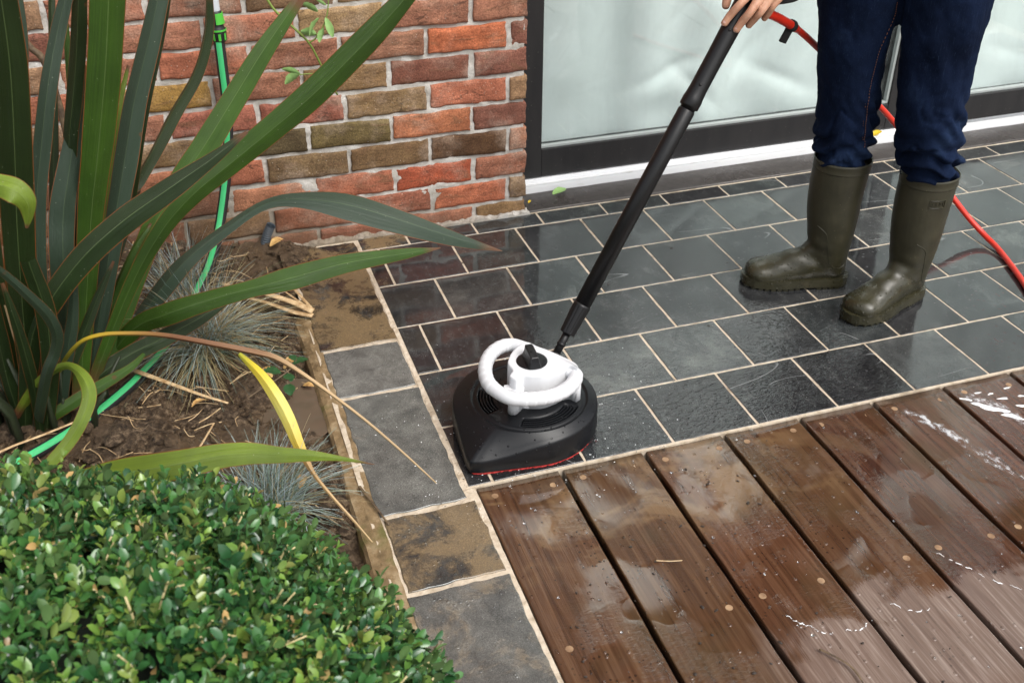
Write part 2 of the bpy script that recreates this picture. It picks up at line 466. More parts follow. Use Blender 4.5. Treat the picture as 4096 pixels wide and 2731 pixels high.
def mat_grout():
    m, nt, b = mk('sandy_grout')
    w = wpos(nt)
    c = ramp(nt, noise(nt, w, 45, 5, 0.7), (0.25, (0.33, 0.25, 0.16)), (0.5, (0.56, 0.47, 0.36)), (0.8, (0.66, 0.59, 0.49)))
    c = mixc(nt, mth(nt, 'MULTIPLY', step(nt, noise(nt, w, 6, 5, 0.7), 0.52, 0.70), 0.8), c, (0.15, 0.10, 0.055))
    setin(nt, b, Base_Color=c, Roughness=0.5)
    nt.links.new(bump(nt, noise(nt, w, 220, 4, 0.7), 0.6, 0.003), b.inputs['Normal'])
    return m

def mat_kerb():
    m, nt, b = mk('muddy_mortar_edge')
    w = wpos(nt)
    c = ramp(nt, noise(nt, w, 22, 6, 0.65, 0.4), (0.3, (0.10, 0.07, 0.035)), (0.52, (0.24, 0.165, 0.085)), (0.75, (0.42, 0.33, 0.21)))
    c = mixc(nt, step(nt, noise(nt, w, 9, 3), 0.58, 0.72), c, (0.12, 0.11, 0.035))
    setin(nt, b, Base_Color=c, Roughness=0.45)
    nt.links.new(bump(nt, noise(nt, w, 140, 5, 0.65), 0.5, 0.005), b.inputs['Normal'])
    return m

def mat_brick():
    m, nt, b = mk('handmade_brick')
    p, w = opos(nt), wpos(nt)
    col = nd(nt, 'ObjectInfo').outputs['Color']
    n1 = noise(nt, p, 16, 6, 0.65, 0.3)
    c = mixc(nt, 1.0, col, ramp(nt, n1, (0.25, (0.6, 0.55, 0.52)), (0.5, (1.1, 1.1, 1.1)), (0.75, (1.7, 1.75, 1.7))), 'MULTIPLY')
    n2 = noise(nt, scl(nt, p, (5, 5, 22)), 1.6, 4, 0.6, 0.8)
    c = mixc(nt, step(nt, n2, 0.55, 0.72), c, mixc(nt, 0.6, col, (0.16, 0.085, 0.045)))
    fold = mth(nt, 'ABSOLUTE', mth(nt, 'SUBTRACT', noise(nt, scl(nt, p, (9, 9, 24)), 1.0, 2, 0.5, 1.5), 0.5))
    c = mixc(nt, mth(nt, 'MULTIPLY', mth(nt, 'MULTIPLY', step(nt, fold, 0.022, 0.004), step(nt, noise(nt, p, 12, 2), 0.52, 0.62)), 0.6), c, (0.03, 0.016, 0.011))
    pits = nd(nt, 'TexVoronoi', {'Vector': p, 'Scale': 130.0})
    pit = mth(nt, 'MULTIPLY', step(nt, pits.outputs['Distance'], 0.28, 0.12), step(nt, sep(nt, pits.outputs['Color'])[0], 0.78, 0.8))
    c = mixc(nt, mth(nt, 'MULTIPLY', pit, 0.55), c, (0.035, 0.02, 0.015))
    pale = mth(nt, 'MULTIPLY', step(nt, pits.outputs['Distance'], 0.22, 0.1), step(nt, sep(nt, pits.outputs['Color'])[1], 0.88, 0.9))
    c = mixc(nt, mth(nt, 'MULTIPLY', pale, 0.6), c, (0.5, 0.42, 0.34))
    bloom = mth(nt, 'MULTIPLY', step(nt, noise(nt, w, 6.5, 5, 0.65), 0.47, 0.75), 0.55)
    c = mixc(nt, bloom, c, (0.47, 0.36, 0.28))
    c = mixc(nt, 1.0, c, ramp(nt, noise(nt, p, 230, 4, 0.75), (0.32, 0.62), (0.5, 1.0), (0.68, 1.5)), 'MULTIPLY')
    x, y, z = sep(nt, w)
    damp = step(nt, mth(nt, 'ADD', mth(nt, 'ADD', z, mth(nt, 'MULTIPLY', x, 0.28)), mth(nt, 'MULTIPLY', noise(nt, w, 7, 3), 0.2)), 0.26, 0.02)
    c = mixc(nt, mth(nt, 'MULTIPLY', damp, 0.62), c, (0.075, 0.046, 0.024))
    setin(nt, b, Base_Color=c, Roughness=0.85, Specular_IOR_Level=0.25)
    h = mth(nt, 'ADD', noise(nt, p, 170, 5, 0.7), mth(nt, 'MULTIPLY', n2, 1.4))
    nt.links.new(bump(nt, h, 0.7, 0.004), b.inputs['Normal'])
    return m

def mat_mortar():
    m, nt, b = mk('lime_mortar')
    w = wpos(nt)
    c = ramp(nt, noise(nt, w, 26, 6, 0.7), (0.28, (0.30, 0.265, 0.22)), (0.5, (0.48, 0.45, 0.41)), (0.72, (0.62, 0.60, 0.57)))
    x, y, z = sep(nt, w)
    damp = step(nt, mth(nt, 'ADD', mth(nt, 'ADD', z, mth(nt, 'MULTIPLY', x, 0.28)), mth(nt, 'MULTIPLY', noise(nt, w, 7, 3), 0.2)), 0.26, 0.05)
    c = mixc(nt, mth(nt, 'MULTIPLY', damp, 0.7), c, (0.15, 0.105, 0.055))
    setin(nt, b, Base_Color=c, Roughness=0.9, Specular_IOR_Level=0.2)
    nt.links.new(bump(nt, noise(nt, w, 190, 5, 0.7), 0.7, 0.004), b.inputs['Normal'])
    return m

def mat_wood():
    m, nt, b = mk('wet_hardwood')
    w, p = wpos(nt), opos(nt)
    oi = nd(nt, 'ObjectInfo')
    rnd = oi.outputs['Random']
    x, y, z = sep(nt, w)
    g1 = noise(nt, scl(nt, p, (90, 3.2, 40)), 1.0, 5, 0.6, 0.35)
    g2 = noise(nt, scl(nt, p, (320, 9, 100)), 1.0, 3, 0.6)
    base = ramp(nt, g1, (0.25, (0.030, 0.0125, 0.0072)), (0.5, (0.071, 0.0318, 0.0182)), (0.78, (0.124, 0.066, 0.041)))
    base = mixc(nt, 1.0, base, ramp(nt, rnd, (0.0, (0.85, 0.8, 0.78)), (0.4, (1.1, 0.95, 0.9)), (0.7, (1.0, 1.12, 0.95)), (1.0, (1.25, 1.1, 1.0))), 'MULTIPLY')
    olive = step(nt, noise(nt, w, 3.0, 4, 0.6), 0.46, 0.64)
    base = mixc(nt, mth(nt, 'MULTIPLY', olive, 0.45), base, (0.062, 0.042, 0.019))
    # fresh silt swirls near the stone
    silt = mth(nt, 'MULTIPLY', step(nt, mth(nt, 'ADD', y, mth(nt, 'MULTIPLY', noise(nt, w, 9, 3), 0.25)), -0.42, -0.18), step(nt, noise(nt, w, 6.5, 4, 0.6, 0.8), 0.46, 0.62))
    silt = mth(nt, 'MULTIPLY', silt, step(nt, x, 0.9, 0.3))
    base = mixc(nt, mth(nt, 'MULTIPLY', silt, 0.7), base, (0.21, 0.13, 0.065))
    # weathered grey boards beyond the water line
    edge = mth(nt, 'ADD', y, mth(nt, 'MULTIPLY', mth(nt, 'SUBTRACT', noise(nt, w, 7.0, 3, 0.5, 0.6), 0.5), 0.32))
    edge = mth(nt, 'ADD', edge, mth(nt, 'MULTIPLY', x, -0.10))
    edge = mth(nt, 'ADD', edge, mth(nt, 'MULTIPLY', mth(nt, 'SUBTRACT', g2, 0.5), 0.10))
    dry = mth(nt, 'MULTIPLY', step(nt, edge, -0.740, -0.790), step(nt, x, 0.14, 0.34))
    greyc = ramp(nt, mth(nt, 'ADD', mth(nt, 'MULTIPLY', g2, 0.6), mth(nt, 'MULTIPLY', g1, 0.4)), (0.3, (0.075, 0.043, 0.031)), (0.5, (0.165, 0.112, 0.086)), (0.7, (0.35, 0.285, 0.245)))
    base = mixc(nt, mth(nt, 'MULTIPLY', dry, 0.75), base, greyc)
    # dark crumbs of dirt
    vs = nd(nt, 'TexVoronoi', {'Vector': w, 'Scale': 120.0})
    dirtzone = step(nt, mth(nt, 'ADD', noise(nt, w, 4.5, 3), mth(nt, 'MULTIPLY', x, -0.22)), 0.44, 0.58)
    dirt = mth(nt, 'MULTIPLY', mth(nt, 'MULTIPLY', step(nt, vs.outputs['Distance'], 0.34, 0.2), step(nt, sep(nt, vs.outputs['Color'])[0], 0.6, 0.62)), dirtzone)
    base = mixc(nt, mth(nt, 'MULTIPLY', dirt, 0.8), base, (0.014, 0.009, 0.006))
    pud = noise(nt, scl(nt, w, (1.0, 0.8, 1.0)), 4.2, 2, 0.45, 0.5)
    wetness = step(nt, pud, 0.41, 0.47)
    rgh = mixc(nt, wetness, (0.26, 0.26, 0.26), (0.045, 0.045, 0.045))
    rgh = mixc(nt, dry, rgh, (0.42, 0.42, 0.42))
    setin(nt, b, Base_Color=base, Roughness=rgh, Specular_IOR_Level=mixc(nt, wetness, (0.4, 0.4, 0.4), (0.95, 0.95, 0.95)))
    hg = mth(nt, 'ADD', mth(nt, 'MULTIPLY', g1, 0.7), mth(nt, 'MULTIPLY', g2, 0.5))
    hg = mth(nt, 'MULTIPLY', hg, mth(nt, 'SUBTRACT', 1.0, mth(nt, 'MULTIPLY', wetness, 0.92)))
    nb = bump(nt, hg, 0.5, 0.003)
    rip = mth(nt, 'MULTIPLY', step(nt, noise(nt, w, 5.5, 2), 0.47, 0.56), mth(nt, 'SUBTRACT', 1.0, dry))
    nb = bump(nt, mth(nt, 'MULTIPLY', noise(nt, scl(nt, w, (55, 120, 50)), 1.0, 3, 0.55, 1.4), rip), 0.35, 0.004, nb)
    nb = bump(nt, droplets(nt, w, 80.0, 0.86, 0.32), 0.5, 0.003, nb)
    nt.links.new(nb, b.inputs['Normal'])
    return m

def mat_soil():
    m, nt, b = mk('wet_soil')
    w = wpos(nt)
    n = noise(nt, w, 62, 8, 0.82)
    c = ramp(nt, n, (0.36, (0.010, 0.006, 0.004)), (0.5, (0.090, 0.058, 0.034)), (0.64, (0.34, 0.245, 0.155)))
    c = mixc(nt, step(nt, noise(nt, w, 4.0, 3), 0.42, 0.62), c, mixc(nt, n, (0.040, 0.025, 0.014), (0.21, 0.14, 0.082)))
    vs = nd(nt, 'TexVoronoi', {'Vector': w, 'Scale': 210.0})
    sp = mth(nt, 'MULTIPLY', step(nt, vs.outputs['Distance'], 0.25, 0.12), step(nt, sep(nt, vs.outputs['Color'])[0], 0.93, 0.94))
    c = mixc(nt, mth(nt, 'MULTIPLY', sp, 0.6), c, (0.42, 0.33, 0.22))
    rg = ramp(nt, noise(nt, w, 9, 3), (0.42, 0.16), (0.60, 0.7))
    setin(nt, b, Base_Color=c, Roughness=rg, Specular_IOR_Level=0.4)
    nt.links.new(bump(nt, noise(nt, w, 95, 7, 0.8), 1.0, 0.014), b.inputs['Normal'])
    return m

def mat_flax():
    m, nt, b = mk('flax_leaf')
    uv = nd(nt, 'UVMap').outputs['UV']
    u, v, _ = sep(nt, uv)
    col = nd(nt, 'ObjectInfo').outputs['Color']
    a = mth(nt, 'ABSOLUTE', mth(nt, 'SUBTRACT', u, 0.5))
    streak = noise(nt, scl(nt, uv, (60, 1.6, 1)), 1.0, 4, 0.7)
    c = mixc(nt, 1.0, col, ramp(nt, streak, (0.3, (0.58, 0.62, 0.58)), (0.7, (1.4, 1.36, 1.3))), 'MULTIPLY')
    blot = noise(nt, nd(nt, 'TexCoord').outputs['Object'], 12, 4, 0.6)
    c = mixc(nt, 1.0, c, ramp(nt, blot, (0.3, (0.78, 0.8, 0.78)), (0.7, (1.2, 1.18, 1.1))), 'MULTIPLY')
    c = mixc(nt, step(nt, a, 0.020, 0.006), c, mixc(nt, 0.3, c, (0.20, 0.28, 0.10)))
    back = nd(nt, 'NewGeometry').outputs['Backfacing']
    glauc = mixc(nt, 0.5, c, (0.045, 0.074, 0.050))
    c = mixc(nt, back, c, glauc)
    c = mixc(nt, step(nt, a, 0.473, 0.488), c, (0.23, 0.065, 0.016))
    tip = step(nt, v, 0.93, 0.985)
    c = mixc(nt, tip, c, (0.14, 0.062, 0.030))
    v2 = nd(nt, 'TexVoronoi', {'Vector': nd(nt, 'TexCoord').outputs['Object'], 'Scale': 20.0})
    spot = mth(nt, 'MULTIPLY', step(nt, v2.outputs['Distance'], 0.13, 0.06), step(nt, sep(nt, v2.outputs['Color'])[0], 0.72, 0.74))
    c = mixc(nt, mth(nt, 'MULTIPLY', spot, 0.75), c, (0.12, 0.05, 0.018))
    vs = nd(nt, 'TexVoronoi', {'Vector': nd(nt, 'TexCoord').outputs['Object'], 'Scale': 120.0})
    sp = mth(nt, 'MULTIPLY', step(nt, vs.outputs['Distance'], 0.14, 0.06), step(nt, sep(nt, vs.outputs['Color'])[0], 0.86, 0.88))
    c = mixc(nt, mth(nt, 'MULTIPLY', sp, 0.55), c, (0.42, 0.45, 0.33))
    setin(nt, b, Base_Color=c, Roughness=0.38, Specular_IOR_Level=0.45)
    nt.links.new(bump(nt, noise(nt, scl(nt, uv, (110, 1.2, 1)), 1.0, 3), 0.5, 0.003), b.inputs['Normal'])
    tr = nd(nt, 'BsdfTranslucent', {'Color': mixc(nt, 0.5, c, (0.16, 0.25, 0.03))})
    mx = nd(nt, 'MixShader', {0: 0.14})
    nt.links.new(b.outputs[0], mx.inputs[1])
    nt.links.new(tr.outputs[0], mx.inputs[2])
    nt.links.new(mx.outputs[0], nt.nodes['Material Output'].inputs[0])
    return m

DEAD4 = [(0.12, (0.10, 0.16, 0.02)), (0.27, (0.55, 0.38, 0.025)), (0.38, (0.36, 0.20, 0.04)), (0.46, (0.17, 0.070, 0.03)), (0.62, (0.24, 0.125, 0.055)), (0.78, (0.52, 0.36, 0.19)), (1.0, (0.46, 0.33, 0.18))]
DEAD5 = [(0.0, (0.30, 0.32, 0.03)), (0.10, (0.60, 0.46, 0.03)), (0.33, (0.60, 0.55, 0.14)), (0.5, (0.58, 0.42, 0.05)), (0.58, (0.40, 0.24, 0.09)), (1.0, (0.50, 0.36, 0.19))]
def mat_dead(name, stops):
    m, nt, b = mk(name)
    uv = nd(nt, 'UVMap').outputs['UV']
    u, v, _ = sep(nt, uv)
    streak = noise(nt, scl(nt, uv, (40, 5, 1)), 1.0, 4, 0.7)
    along = mth(nt, 'ADD', v, mth(nt, 'MULTIPLY', mth(nt, 'SUBTRACT', streak, 0.5), 0.2))
    col = nd(nt, 'ObjectInfo').outputs['Color']
    shift = sep(nt, col)[0]
    f = mth(nt, 'ADD', along, shift)
    c = ramp(nt, f, *stops)
    c = mixc(nt, 1.0, c, ramp(nt, streak, (0.3, (0.6, 0.58, 0.55)), (0.7, (1.2, 1.2, 1.2))), 'MULTIPLY')
    setin(nt, b, Base_Color=c, Roughness=0.55)
    return m

def mat_straw(name='dry_straw', a=(0.30, 0.17, 0.07), bb=(0.66, 0.49, 0.28)):
    m, nt, b = mk(name)
    p = opos(nt)
    c = ramp(nt, noise(nt, p, 60, 4, 0.6), (0.3, a), (0.65, bb))
    setin(nt, b, Base_Color=c, Roughness=0.6)
    return m

def mat_tinted(name, stops, rough, spec=0.5, trans=0.0):
    """colour looked up from the mesh attribute 'tint'"""
    m, nt, b = mk(name)
    t = nd(nt, 'Attribute', attribute_name='tint').outputs['Fac']
    c = ramp(nt, t, *stops)
    back = nd(nt, 'NewGeometry').outputs['Backfacing']
    c = mixc(nt, mth(nt, 'MULTIPLY', back, 0.35), c, (0.16, 0.2, 0.08))
    setin(nt, b, Base_Color=c, Roughness=rough, Specular_IOR_Level=spec)
    if trans:
        tr = nd(nt, 'BsdfTranslucent', {'Color': c})
        mx = nd(nt, 'MixShader', {0: trans})
        nt.links.new(b.outputs[0], mx.inputs[1])
        nt.links.new(tr.outputs[0], mx.inputs[2])
        nt.links.new(mx.outputs[0], nt.nodes['Material Output'].inputs[0])
    return m

def mat_plastic(name, col, rough, drops=True, grain=0.15):
    m, nt, b = mk(name)
    tc = nd(nt, 'TexCoord').outputs['Object']
    setin(nt, b, Base_Color=col, Roughness=rough, Specular_IOR_Level=0.38)
    nb = bump(nt, noise(nt, tc, 900, 2), grain, 0.0006)
    if drops:
        d = droplets(nt, tc, 150.0, 0.86, 0.33)
        nb = bump(nt, d, 0.7, 0.003, nb)
        setin(nt, b, Roughness=mixc(nt, d, (rough, rough, rough), (0.05, 0.05, 0.05)))
    nt.links.new(nb, b.inputs['Normal'])
    return m

def mat_denim():
    m, nt, b = mk('dark_denim')
    tc = nd(nt, 'TexCoord').outputs['Object']
    slub = noise(nt, scl(nt, tc, (520, 520, 10)), 1.0, 4, 0.7)
    big = noise(nt, tc, 7, 4, 0.6)
    c = ramp(nt, big, (0.3, (0.0030, 0.0056, 0.0150)), (0.55, (0.0068, 0.0130, 0.0345)), (0.78, (0.020, 0.037, 0.082)))
    c = mixc(nt, mth(nt, 'MULTIPLY', step(nt, slub, 0.56, 0.75), 0.38), c, (0.05, 0.08, 0.15))
    fine = noise(nt, scl(nt, tc, (1500, 1500, 700)), 1.0, 2)
    c = mixc(nt, 1.0, c, ramp(nt, fine, (0.3, 0.6), (0.7, 1.4)), 'MULTIPLY')
    setin(nt, b, Base_Color=c, Roughness=1.0, Specular_IOR_Level=0.06)
    nt.links.new(bump(nt, fine, 0.35, 0.001), b.inputs['Normal'])
    return m

def mat_boot():
    m, nt, b = mk('olive_rubber')
    tc = nd(nt, 'TexCoord').outputs['Object']
    n = noise(nt, tc, 22, 5, 0.65)
    c = ramp(nt, n, (0.3, (0.021, 0.0195, 0.0095)), (0.6, (0.035, 0.032, 0.0165)), (0.8, (0.052, 0.046, 0.026)))
    vs = nd(nt, 'TexVoronoi', {'Vector': tc, 'Scale': 160.0})
    sp = mth(nt, 'MULTIPLY', step(nt, vs.outputs['Distance'], 0.2, 0.1), step(nt, sep(nt, vs.outputs['Color'])[0], 0.90, 0.92))
    c = mixc(nt, mth(nt, 'MULTIPLY', sp, 0.5), c, (0.22, 0.19, 0.12))
    z = sep(nt, tc)[2]
    low = step(nt, mth(nt, 'ADD', z, mth(nt, 'MULTIPLY', n, 0.08)), 0.17, 0.08)
    rg = mixc(nt, low, (0.47, 0.47, 0.47), ramp(nt, noise(nt, tc, 35, 4), (0.4, 0.16), (0.62, 0.4)))
    setin(nt, b, Base_Color=c, Roughness=rg)
    nb = bump(nt, noise(nt, tc, 90, 4), 0.12, 0.003)
    nb = bump(nt, mth(nt, 'MULTIPLY', droplets(nt, tc, 120.0, 0.75, 0.34), low), 0.6, 0.003, nb)
    nt.links.new(nb, b.inputs['Normal'])
    return m

def mat_skin():
    m, nt, b = mk('skin')
    tc = nd(nt, 'TexCoord').outputs['Object']
    c = ramp(nt, noise(nt, tc, 55, 4, 0.6), (0.3, (0.40, 0.19, 0.115)), (0.6, (0.56, 0.305, 0.20)), (0.8, (0.62, 0.37, 0.26)))
    setin(nt, b, Base_Color=c, Roughness=0.45, Subsurface_Weight=0.12, Subsurface_Scale=0.006)
    b.inputs['Subsurface Radius'].default_value = (1.0, 0.35, 0.2)
    nt.links.new(bump(nt, noise(nt, tc, 420, 4, 0.7), 0.25, 0.0012), b.inputs['Normal'])
    return m

def mat_glass():
    m = bpy.data.materials.new('window_glass')
    m.use_nodes = True
    nt = m.node_tree
    nt.nodes.clear()
    ge = nd(nt, 'NewGeometry')
    cs = mth(nt, 'ABSOLUTE', nd(nt, 'VectorMath', {0: ge.outputs['Incoming'], 1: ge.outputs['Normal']}, operation='DOT_PRODUCT').outputs['Value'])
    fr = mth(nt, 'ADD', 0.04, mth(nt, 'MULTIPLY', mth(nt, 'POWER', mth(nt, 'SUBTRACT', 1.0, cs), 5.0), 0.96))
    w = wpos(nt)
    film = mth(nt, 'MULTIPLY', step(nt, noise(nt, scl(nt, w, (3, 3, 1.2)), 3.0, 5, 0.65, 1.0), 0.42, 0.75), 0.06)
    t = nd(nt, 'BsdfTransparent', {'Color': (0.95, 0.985, 0.977, 1)})
    g = nd(nt, 'BsdfGlossy', {'Color': (1, 1, 1, 1), 'Roughness': 0.01})
    d = nd(nt, 'BsdfDiffuse', {'Color': (0.6, 0.64, 0.63, 1)})
    m1 = nd(nt, 'MixShader', {0: film})
    nt.links.new(t.outputs[0], m1.inputs[1])
    nt.links.new(d.outputs[0], m1.inputs[2])
    m2 = nd(nt, 'MixShader', {0: fr})
    nt.links.new(m1.outputs[0], m2.inputs[1])
    nt.links.new(g.outputs[0], m2.inputs[2])
    out = nd(nt, 'OutputMaterial')
    nt.links.new(m2.outputs[0], out.inputs[0])
    return m

def mat_frame():
    m, nt, b = mk('anthracite_frame')
    w = wpos(nt)
    c = ramp(nt, noise(nt, scl(nt, w, (14, 14, 3)), 1.5, 5, 0.65), (0.35, (0.010, 0.0095, 0.010)), (0.7, (0.020, 0.018, 0.018)))
    vs = nd(nt, 'TexVoronoi', {'Vector': w, 'Scale': 110.0})
    sp = mth(nt, 'MULTIPLY', step(nt, vs.outputs['Distance'], 0.2, 0.1), step(nt, sep(nt, vs.outputs['Color'])[0], 0.86, 0.88))
    c = mixc(nt, mth(nt, 'MULTIPLY', sp, 0.35), c, (0.2, 0.18, 0.15))
    setin(nt, b, Base_Color=c, Roughness=0.42)
    return m

def mat_white_metal():
    m, nt, b = mk('white_aluminium')
    w = wpos(nt)
    c = mixc(nt, step(nt, noise(nt, scl(nt, w, (4, 30, 30)), 3.0, 5, 0.7), 0.56, 0.8), (0.78, 0.79, 0.80), (0.50, 0.47, 0.43))
    setin(nt, b, Base_Color=c, Roughness=0.4)
    return m

def mat_sill():
    m, nt, b = mk('dark_stone_sill')
    w = wpos(nt)
    c = ramp(nt, noise(nt, w, 60, 6, 0.7), (0.3, (0.022, 0.018, 0.016)), (0.6, (0.05, 0.043, 0.039)), (0.85, (0.10, 0.09, 0.08)))
    setin(nt, b, Base_Color=c, Roughness=ramp(nt, noise(nt, w, 6, 3), (0.4, 0.25), (0.6, 0.5)))
    nt.links.new(bump(nt, noise(nt, w, 200, 4), 0.4, 0.002), b.inputs['Normal'])
    return m

def mat_curtain():
    m, nt, b = mk('white_sheet')
    w = wpos(nt)
    c = mixc(nt, noise(nt, w, 5, 3), (0.80, 0.82, 0.815), (0.86, 0.865, 0.86))
    setin(nt, b, Base_Color=c, Roughness=0.6, Specular_IOR_Level=0.3)
    tr = nd(nt, 'BsdfTranslucent', {'Color': (0.75, 0.78, 0.77, 1)})
    mx = nd(nt, 'MixShader', {0: 0.15})
    nt.links.new(b.outputs[0], mx.inputs[1])
    nt.links.new(tr.outputs[0], mx.inputs[2])
    nt.links.new(mx.outputs[0], nt.nodes['Material Output'].inputs[0])
    return m

def mat_grassground():
    m, nt, b = mk('lawn_ground')
    w = wpos(nt)
    c = ramp(nt, noise(nt, w, 3, 6, 0.7), (0.3, (0.02, 0.03, 0.01)), (0.7, (0.05, 0.07, 0.02)))
    setin(nt, b, Base_Color=c, Roughness=0.9)
    return m

def mat_puddle():
    m, nt, b = mk('muddy_water')
    w = wpos(nt)
    c = mixc(nt, noise(nt, w, 12, 3), (0.085, 0.062, 0.042), (0.125, 0.095, 0.066))
    setin(nt, b, Base_Color=c, Roughness=0.05)
    return m

M = dict(slate=mat_slate(), grout=mat_grout(), kerb=mat_kerb(), brick=mat_brick(), mortar=mat_mortar(), wood=mat_wood(), soil=mat_soil(),
         flax=mat_flax(), dead=mat_dead('withered_leaf', DEAD4), dying=mat_dead('yellow_leaf_blade', DEAD5), straw=mat_straw(), denim=mat_denim(), boot=mat_boot(), skin=mat_skin(), glass=mat_glass(),
         frame=mat_frame(), white_metal=mat_white_metal(), sill=mat_sill(), curtain=mat_curtain(), lawn=mat_grassground(), puddle=mat_puddle(),
         black=mat_plastic('black_plastic', (0.0042, 0.0048, 0.0062), 0.40), tube=mat_plastic('black_tube', (0.006, 0.0058, 0.0062), 0.36, drops=False),
         white=mat_plastic('white_plastic', (0.62, 0.63, 0.65), 0.42, drops=False), red=simple('red_rubber', (0.62, 0.028, 0.012), 0.35),
         brush=simple('red_bristle', (0.5, 0.02, 0.015), 0.6), hose_black=mat_plastic('braided_hose', (0.02, 0.02, 0.02), 0.5, drops=False, grain=1.0),
         hose_green=mat_plastic('green_hose', (0.055, 0.46, 0.165), 0.45, drops=False, grain=1.0), clip_green=simple('green_connector', (0.07, 0.42, 0.045), 0.4),
         clip_black=simple('black_connector', (0.012, 0.013, 0.013), 0.5), pipe=simple('grey_pipe', (0.52, 0.55, 0.58), 0.4), conduit=simple('grey_conduit', (0.06, 0.075, 0.09), 0.5),
         plug=mat_straw('pale_plug', (0.17, 0.095, 0.05), (0.36, 0.235, 0.13)), crumb=simple('dirt_crumb', (0.022, 0.014, 0.009), 0.6), foam=simple('foam_and_drop_glint', (0.82, 0.83, 0.84), 0.35), nail=simple('finger_nail', (0.66, 0.42, 0.36), 0.25),
         thread=simple('orange_thread', (0.20, 0.075, 0.03), 0.7), knit=simple('grey_knit', (0.08, 0.085, 0.10), 0.9), hair=simple('brown_hair', (0.05, 0.028, 0.016), 0.6),
         groove_shade=simple('painted_groove_shade', (0.003, 0.003, 0.003), 0.6), twig=mat_straw('bark', (0.045, 0.028, 0.017), (0.16, 0.11, 0.06)), stem=simple('green_stem', (0.17, 0.24, 0.045), 0.45),
         rose=simple('rose_leaf', (0.24, 0.40, 0.13), 0.5), dark_leaf=simple('nettle_leaf', (0.022, 0.075, 0.025), 0.3), dry=mat_straw('dry_leaf', (0.25, 0.11, 0.03), (0.62, 0.40, 0.15)),
         yellow=simple('yellow_leaf', (0.60, 0.42, 0.02), 0.5), room=simple('dark_room', (0.05, 0.045, 0.03), 0.8), roomfloor=simple('brown_floor', (0.09, 0.04, 0.018), 0.5),
         joist=simple('wet_joist', (0.010, 0.006, 0.005), 0.6), velcro=simple('black_strap', (0.008, 0.008, 0.008), 0.9))

# ------------------------------------------------------------------ the ground and the paving
WALL_Y, WALL_X = 0.914, 0.3917
SLATE_Y = [-0.201, 0.0, 0.206, 0.412, 0.618, 0.824]
GROUT = 0.0060

gv, gf = box(-60, 60, -60, 60, -0.6, -0.40)
tag(build('ground', (gv, gf), M['lawn']), kind='structure')

def slab_mesh(name, x0, x1, y0, y1, thick, rough_edge, relief, seed, bev=0.0022, nx=10, ny=10):
    """a stone piece around its own centre: wavering edges, rounded arris, uneven top"""
    cx, cy = (x0 + x1) / 2, (y0 + y1) / 2
    xs = np.concatenate([[0, bev, bev + 0.0012], np.linspace(bev, x1 - x0 - bev, nx)[1:-1], [x1 - x0 - bev - 0.0012, x1 - x0 - bev, x1 - x0]])
    ys = np.concatenate([[0, bev, bev + 0.0012], np.linspace(bev, y1 - y0 - bev, ny)[1:-1], [y1 - y0 - bev - 0.0012, y1 - y0 - bev, y1 - y0]])
    gx, gy = np.meshgrid(xs + x0, ys + y0, indexing='ij')
    wx = np.minimum(gx - x0, x1 - gx)
    wy = np.minimum(gy - y0, y1 - gy)
    inner = np.minimum(wx, wy)
    z = np.where(inner <= 1e-6, -bev, 0.0) + relief * fbm(gx * 14, gy * 14, seed * 3.1, seed=seed, octaves=4)
    dx = rough_edge * fbm(gx * 30, gy * 40, seed, seed=seed + 3, octaves=3) * np.where(wx < 0.006, 1, 0)
    dy = rough_edge * fbm(gx * 40, gy * 30, seed, seed=seed + 9, octaves=3) * np.where(wy < 0.006, 1, 0)
    n, k = gx.shape
    V = [(gx[i, j] + dx[i, j] - cx, gy[i, j] + dy[i, j] - cy, z[i, j]) for i in range(n) for j in range(k)]
    F = [(i * k + j, (i + 1) * k + j, (i + 1) * k + j + 1, i * k + j + 1) for i in range(n - 1) for j in range(k - 1)]
    border = [(i, 0) for i in range(n)] + [(n - 1, j) for j in range(1, k)] + [(i, k - 1) for i in range(n - 2, -1, -1)] + [(0, j) for j in range(k - 2, 0, -1)]
    base = len(V)
    for i, j in border:
        q = V[i * k + j]
        V.append((q[0], q[1], -thick))
    for a in range(len(border)):
        b2 = (a + 1) % len(border)
        p, q = border[a], border[b2]
        F.append((q[0] * k + q[1], p[0] * k + p[1], base + a, base + b2))
    F.append(tuple(range(base + len(border) - 1, base - 1, -1)))
    return mesh_from(name, V, F, True), (cx, cy)

def noisy_sheet(x0, x1, y0, y1, z, res, amp, freq, seed, sides=0.05):
    nx, ny = max(2, int((x1 - x0) / res)), max(2, int((y1 - y0) / res))
    gx, gy = np.meshgrid(np.linspace(x0, x1, nx), np.linspace(y0, y1, ny), indexing='ij')
    gz = z + amp * fbm(gx * freq, gy * freq, seed=seed, octaves=4)
    V = np.stack([gx, gy, gz], -1).reshape(-1, 3)
    I = np.arange(nx * ny).reshape(nx, ny)
    F = np.stack([I[:-1, :-1], I[1:, :-1], I[1:, 1:], I[:-1, 1:]], -1).reshape(-1, 4)
    border = list(I[:, 0]) + list(I[-1, 1:]) + list(I[-2::-1, -1]) + list(I[0, -2:0:-1])
    V = [tuple(q) for q in V]
    F = [tuple(q) for q in F]
    base = len(V)
    for i in border: V.append((V[i][0], V[i][1], z - sides))
    m = len(border)
    for a in range(m):
        F.append((border[(a + 1) % m], border[a], base + a, base + (a + 1) % m))
    F.append(tuple(range(base + m - 1, base - 1, -1)))
    return V, F

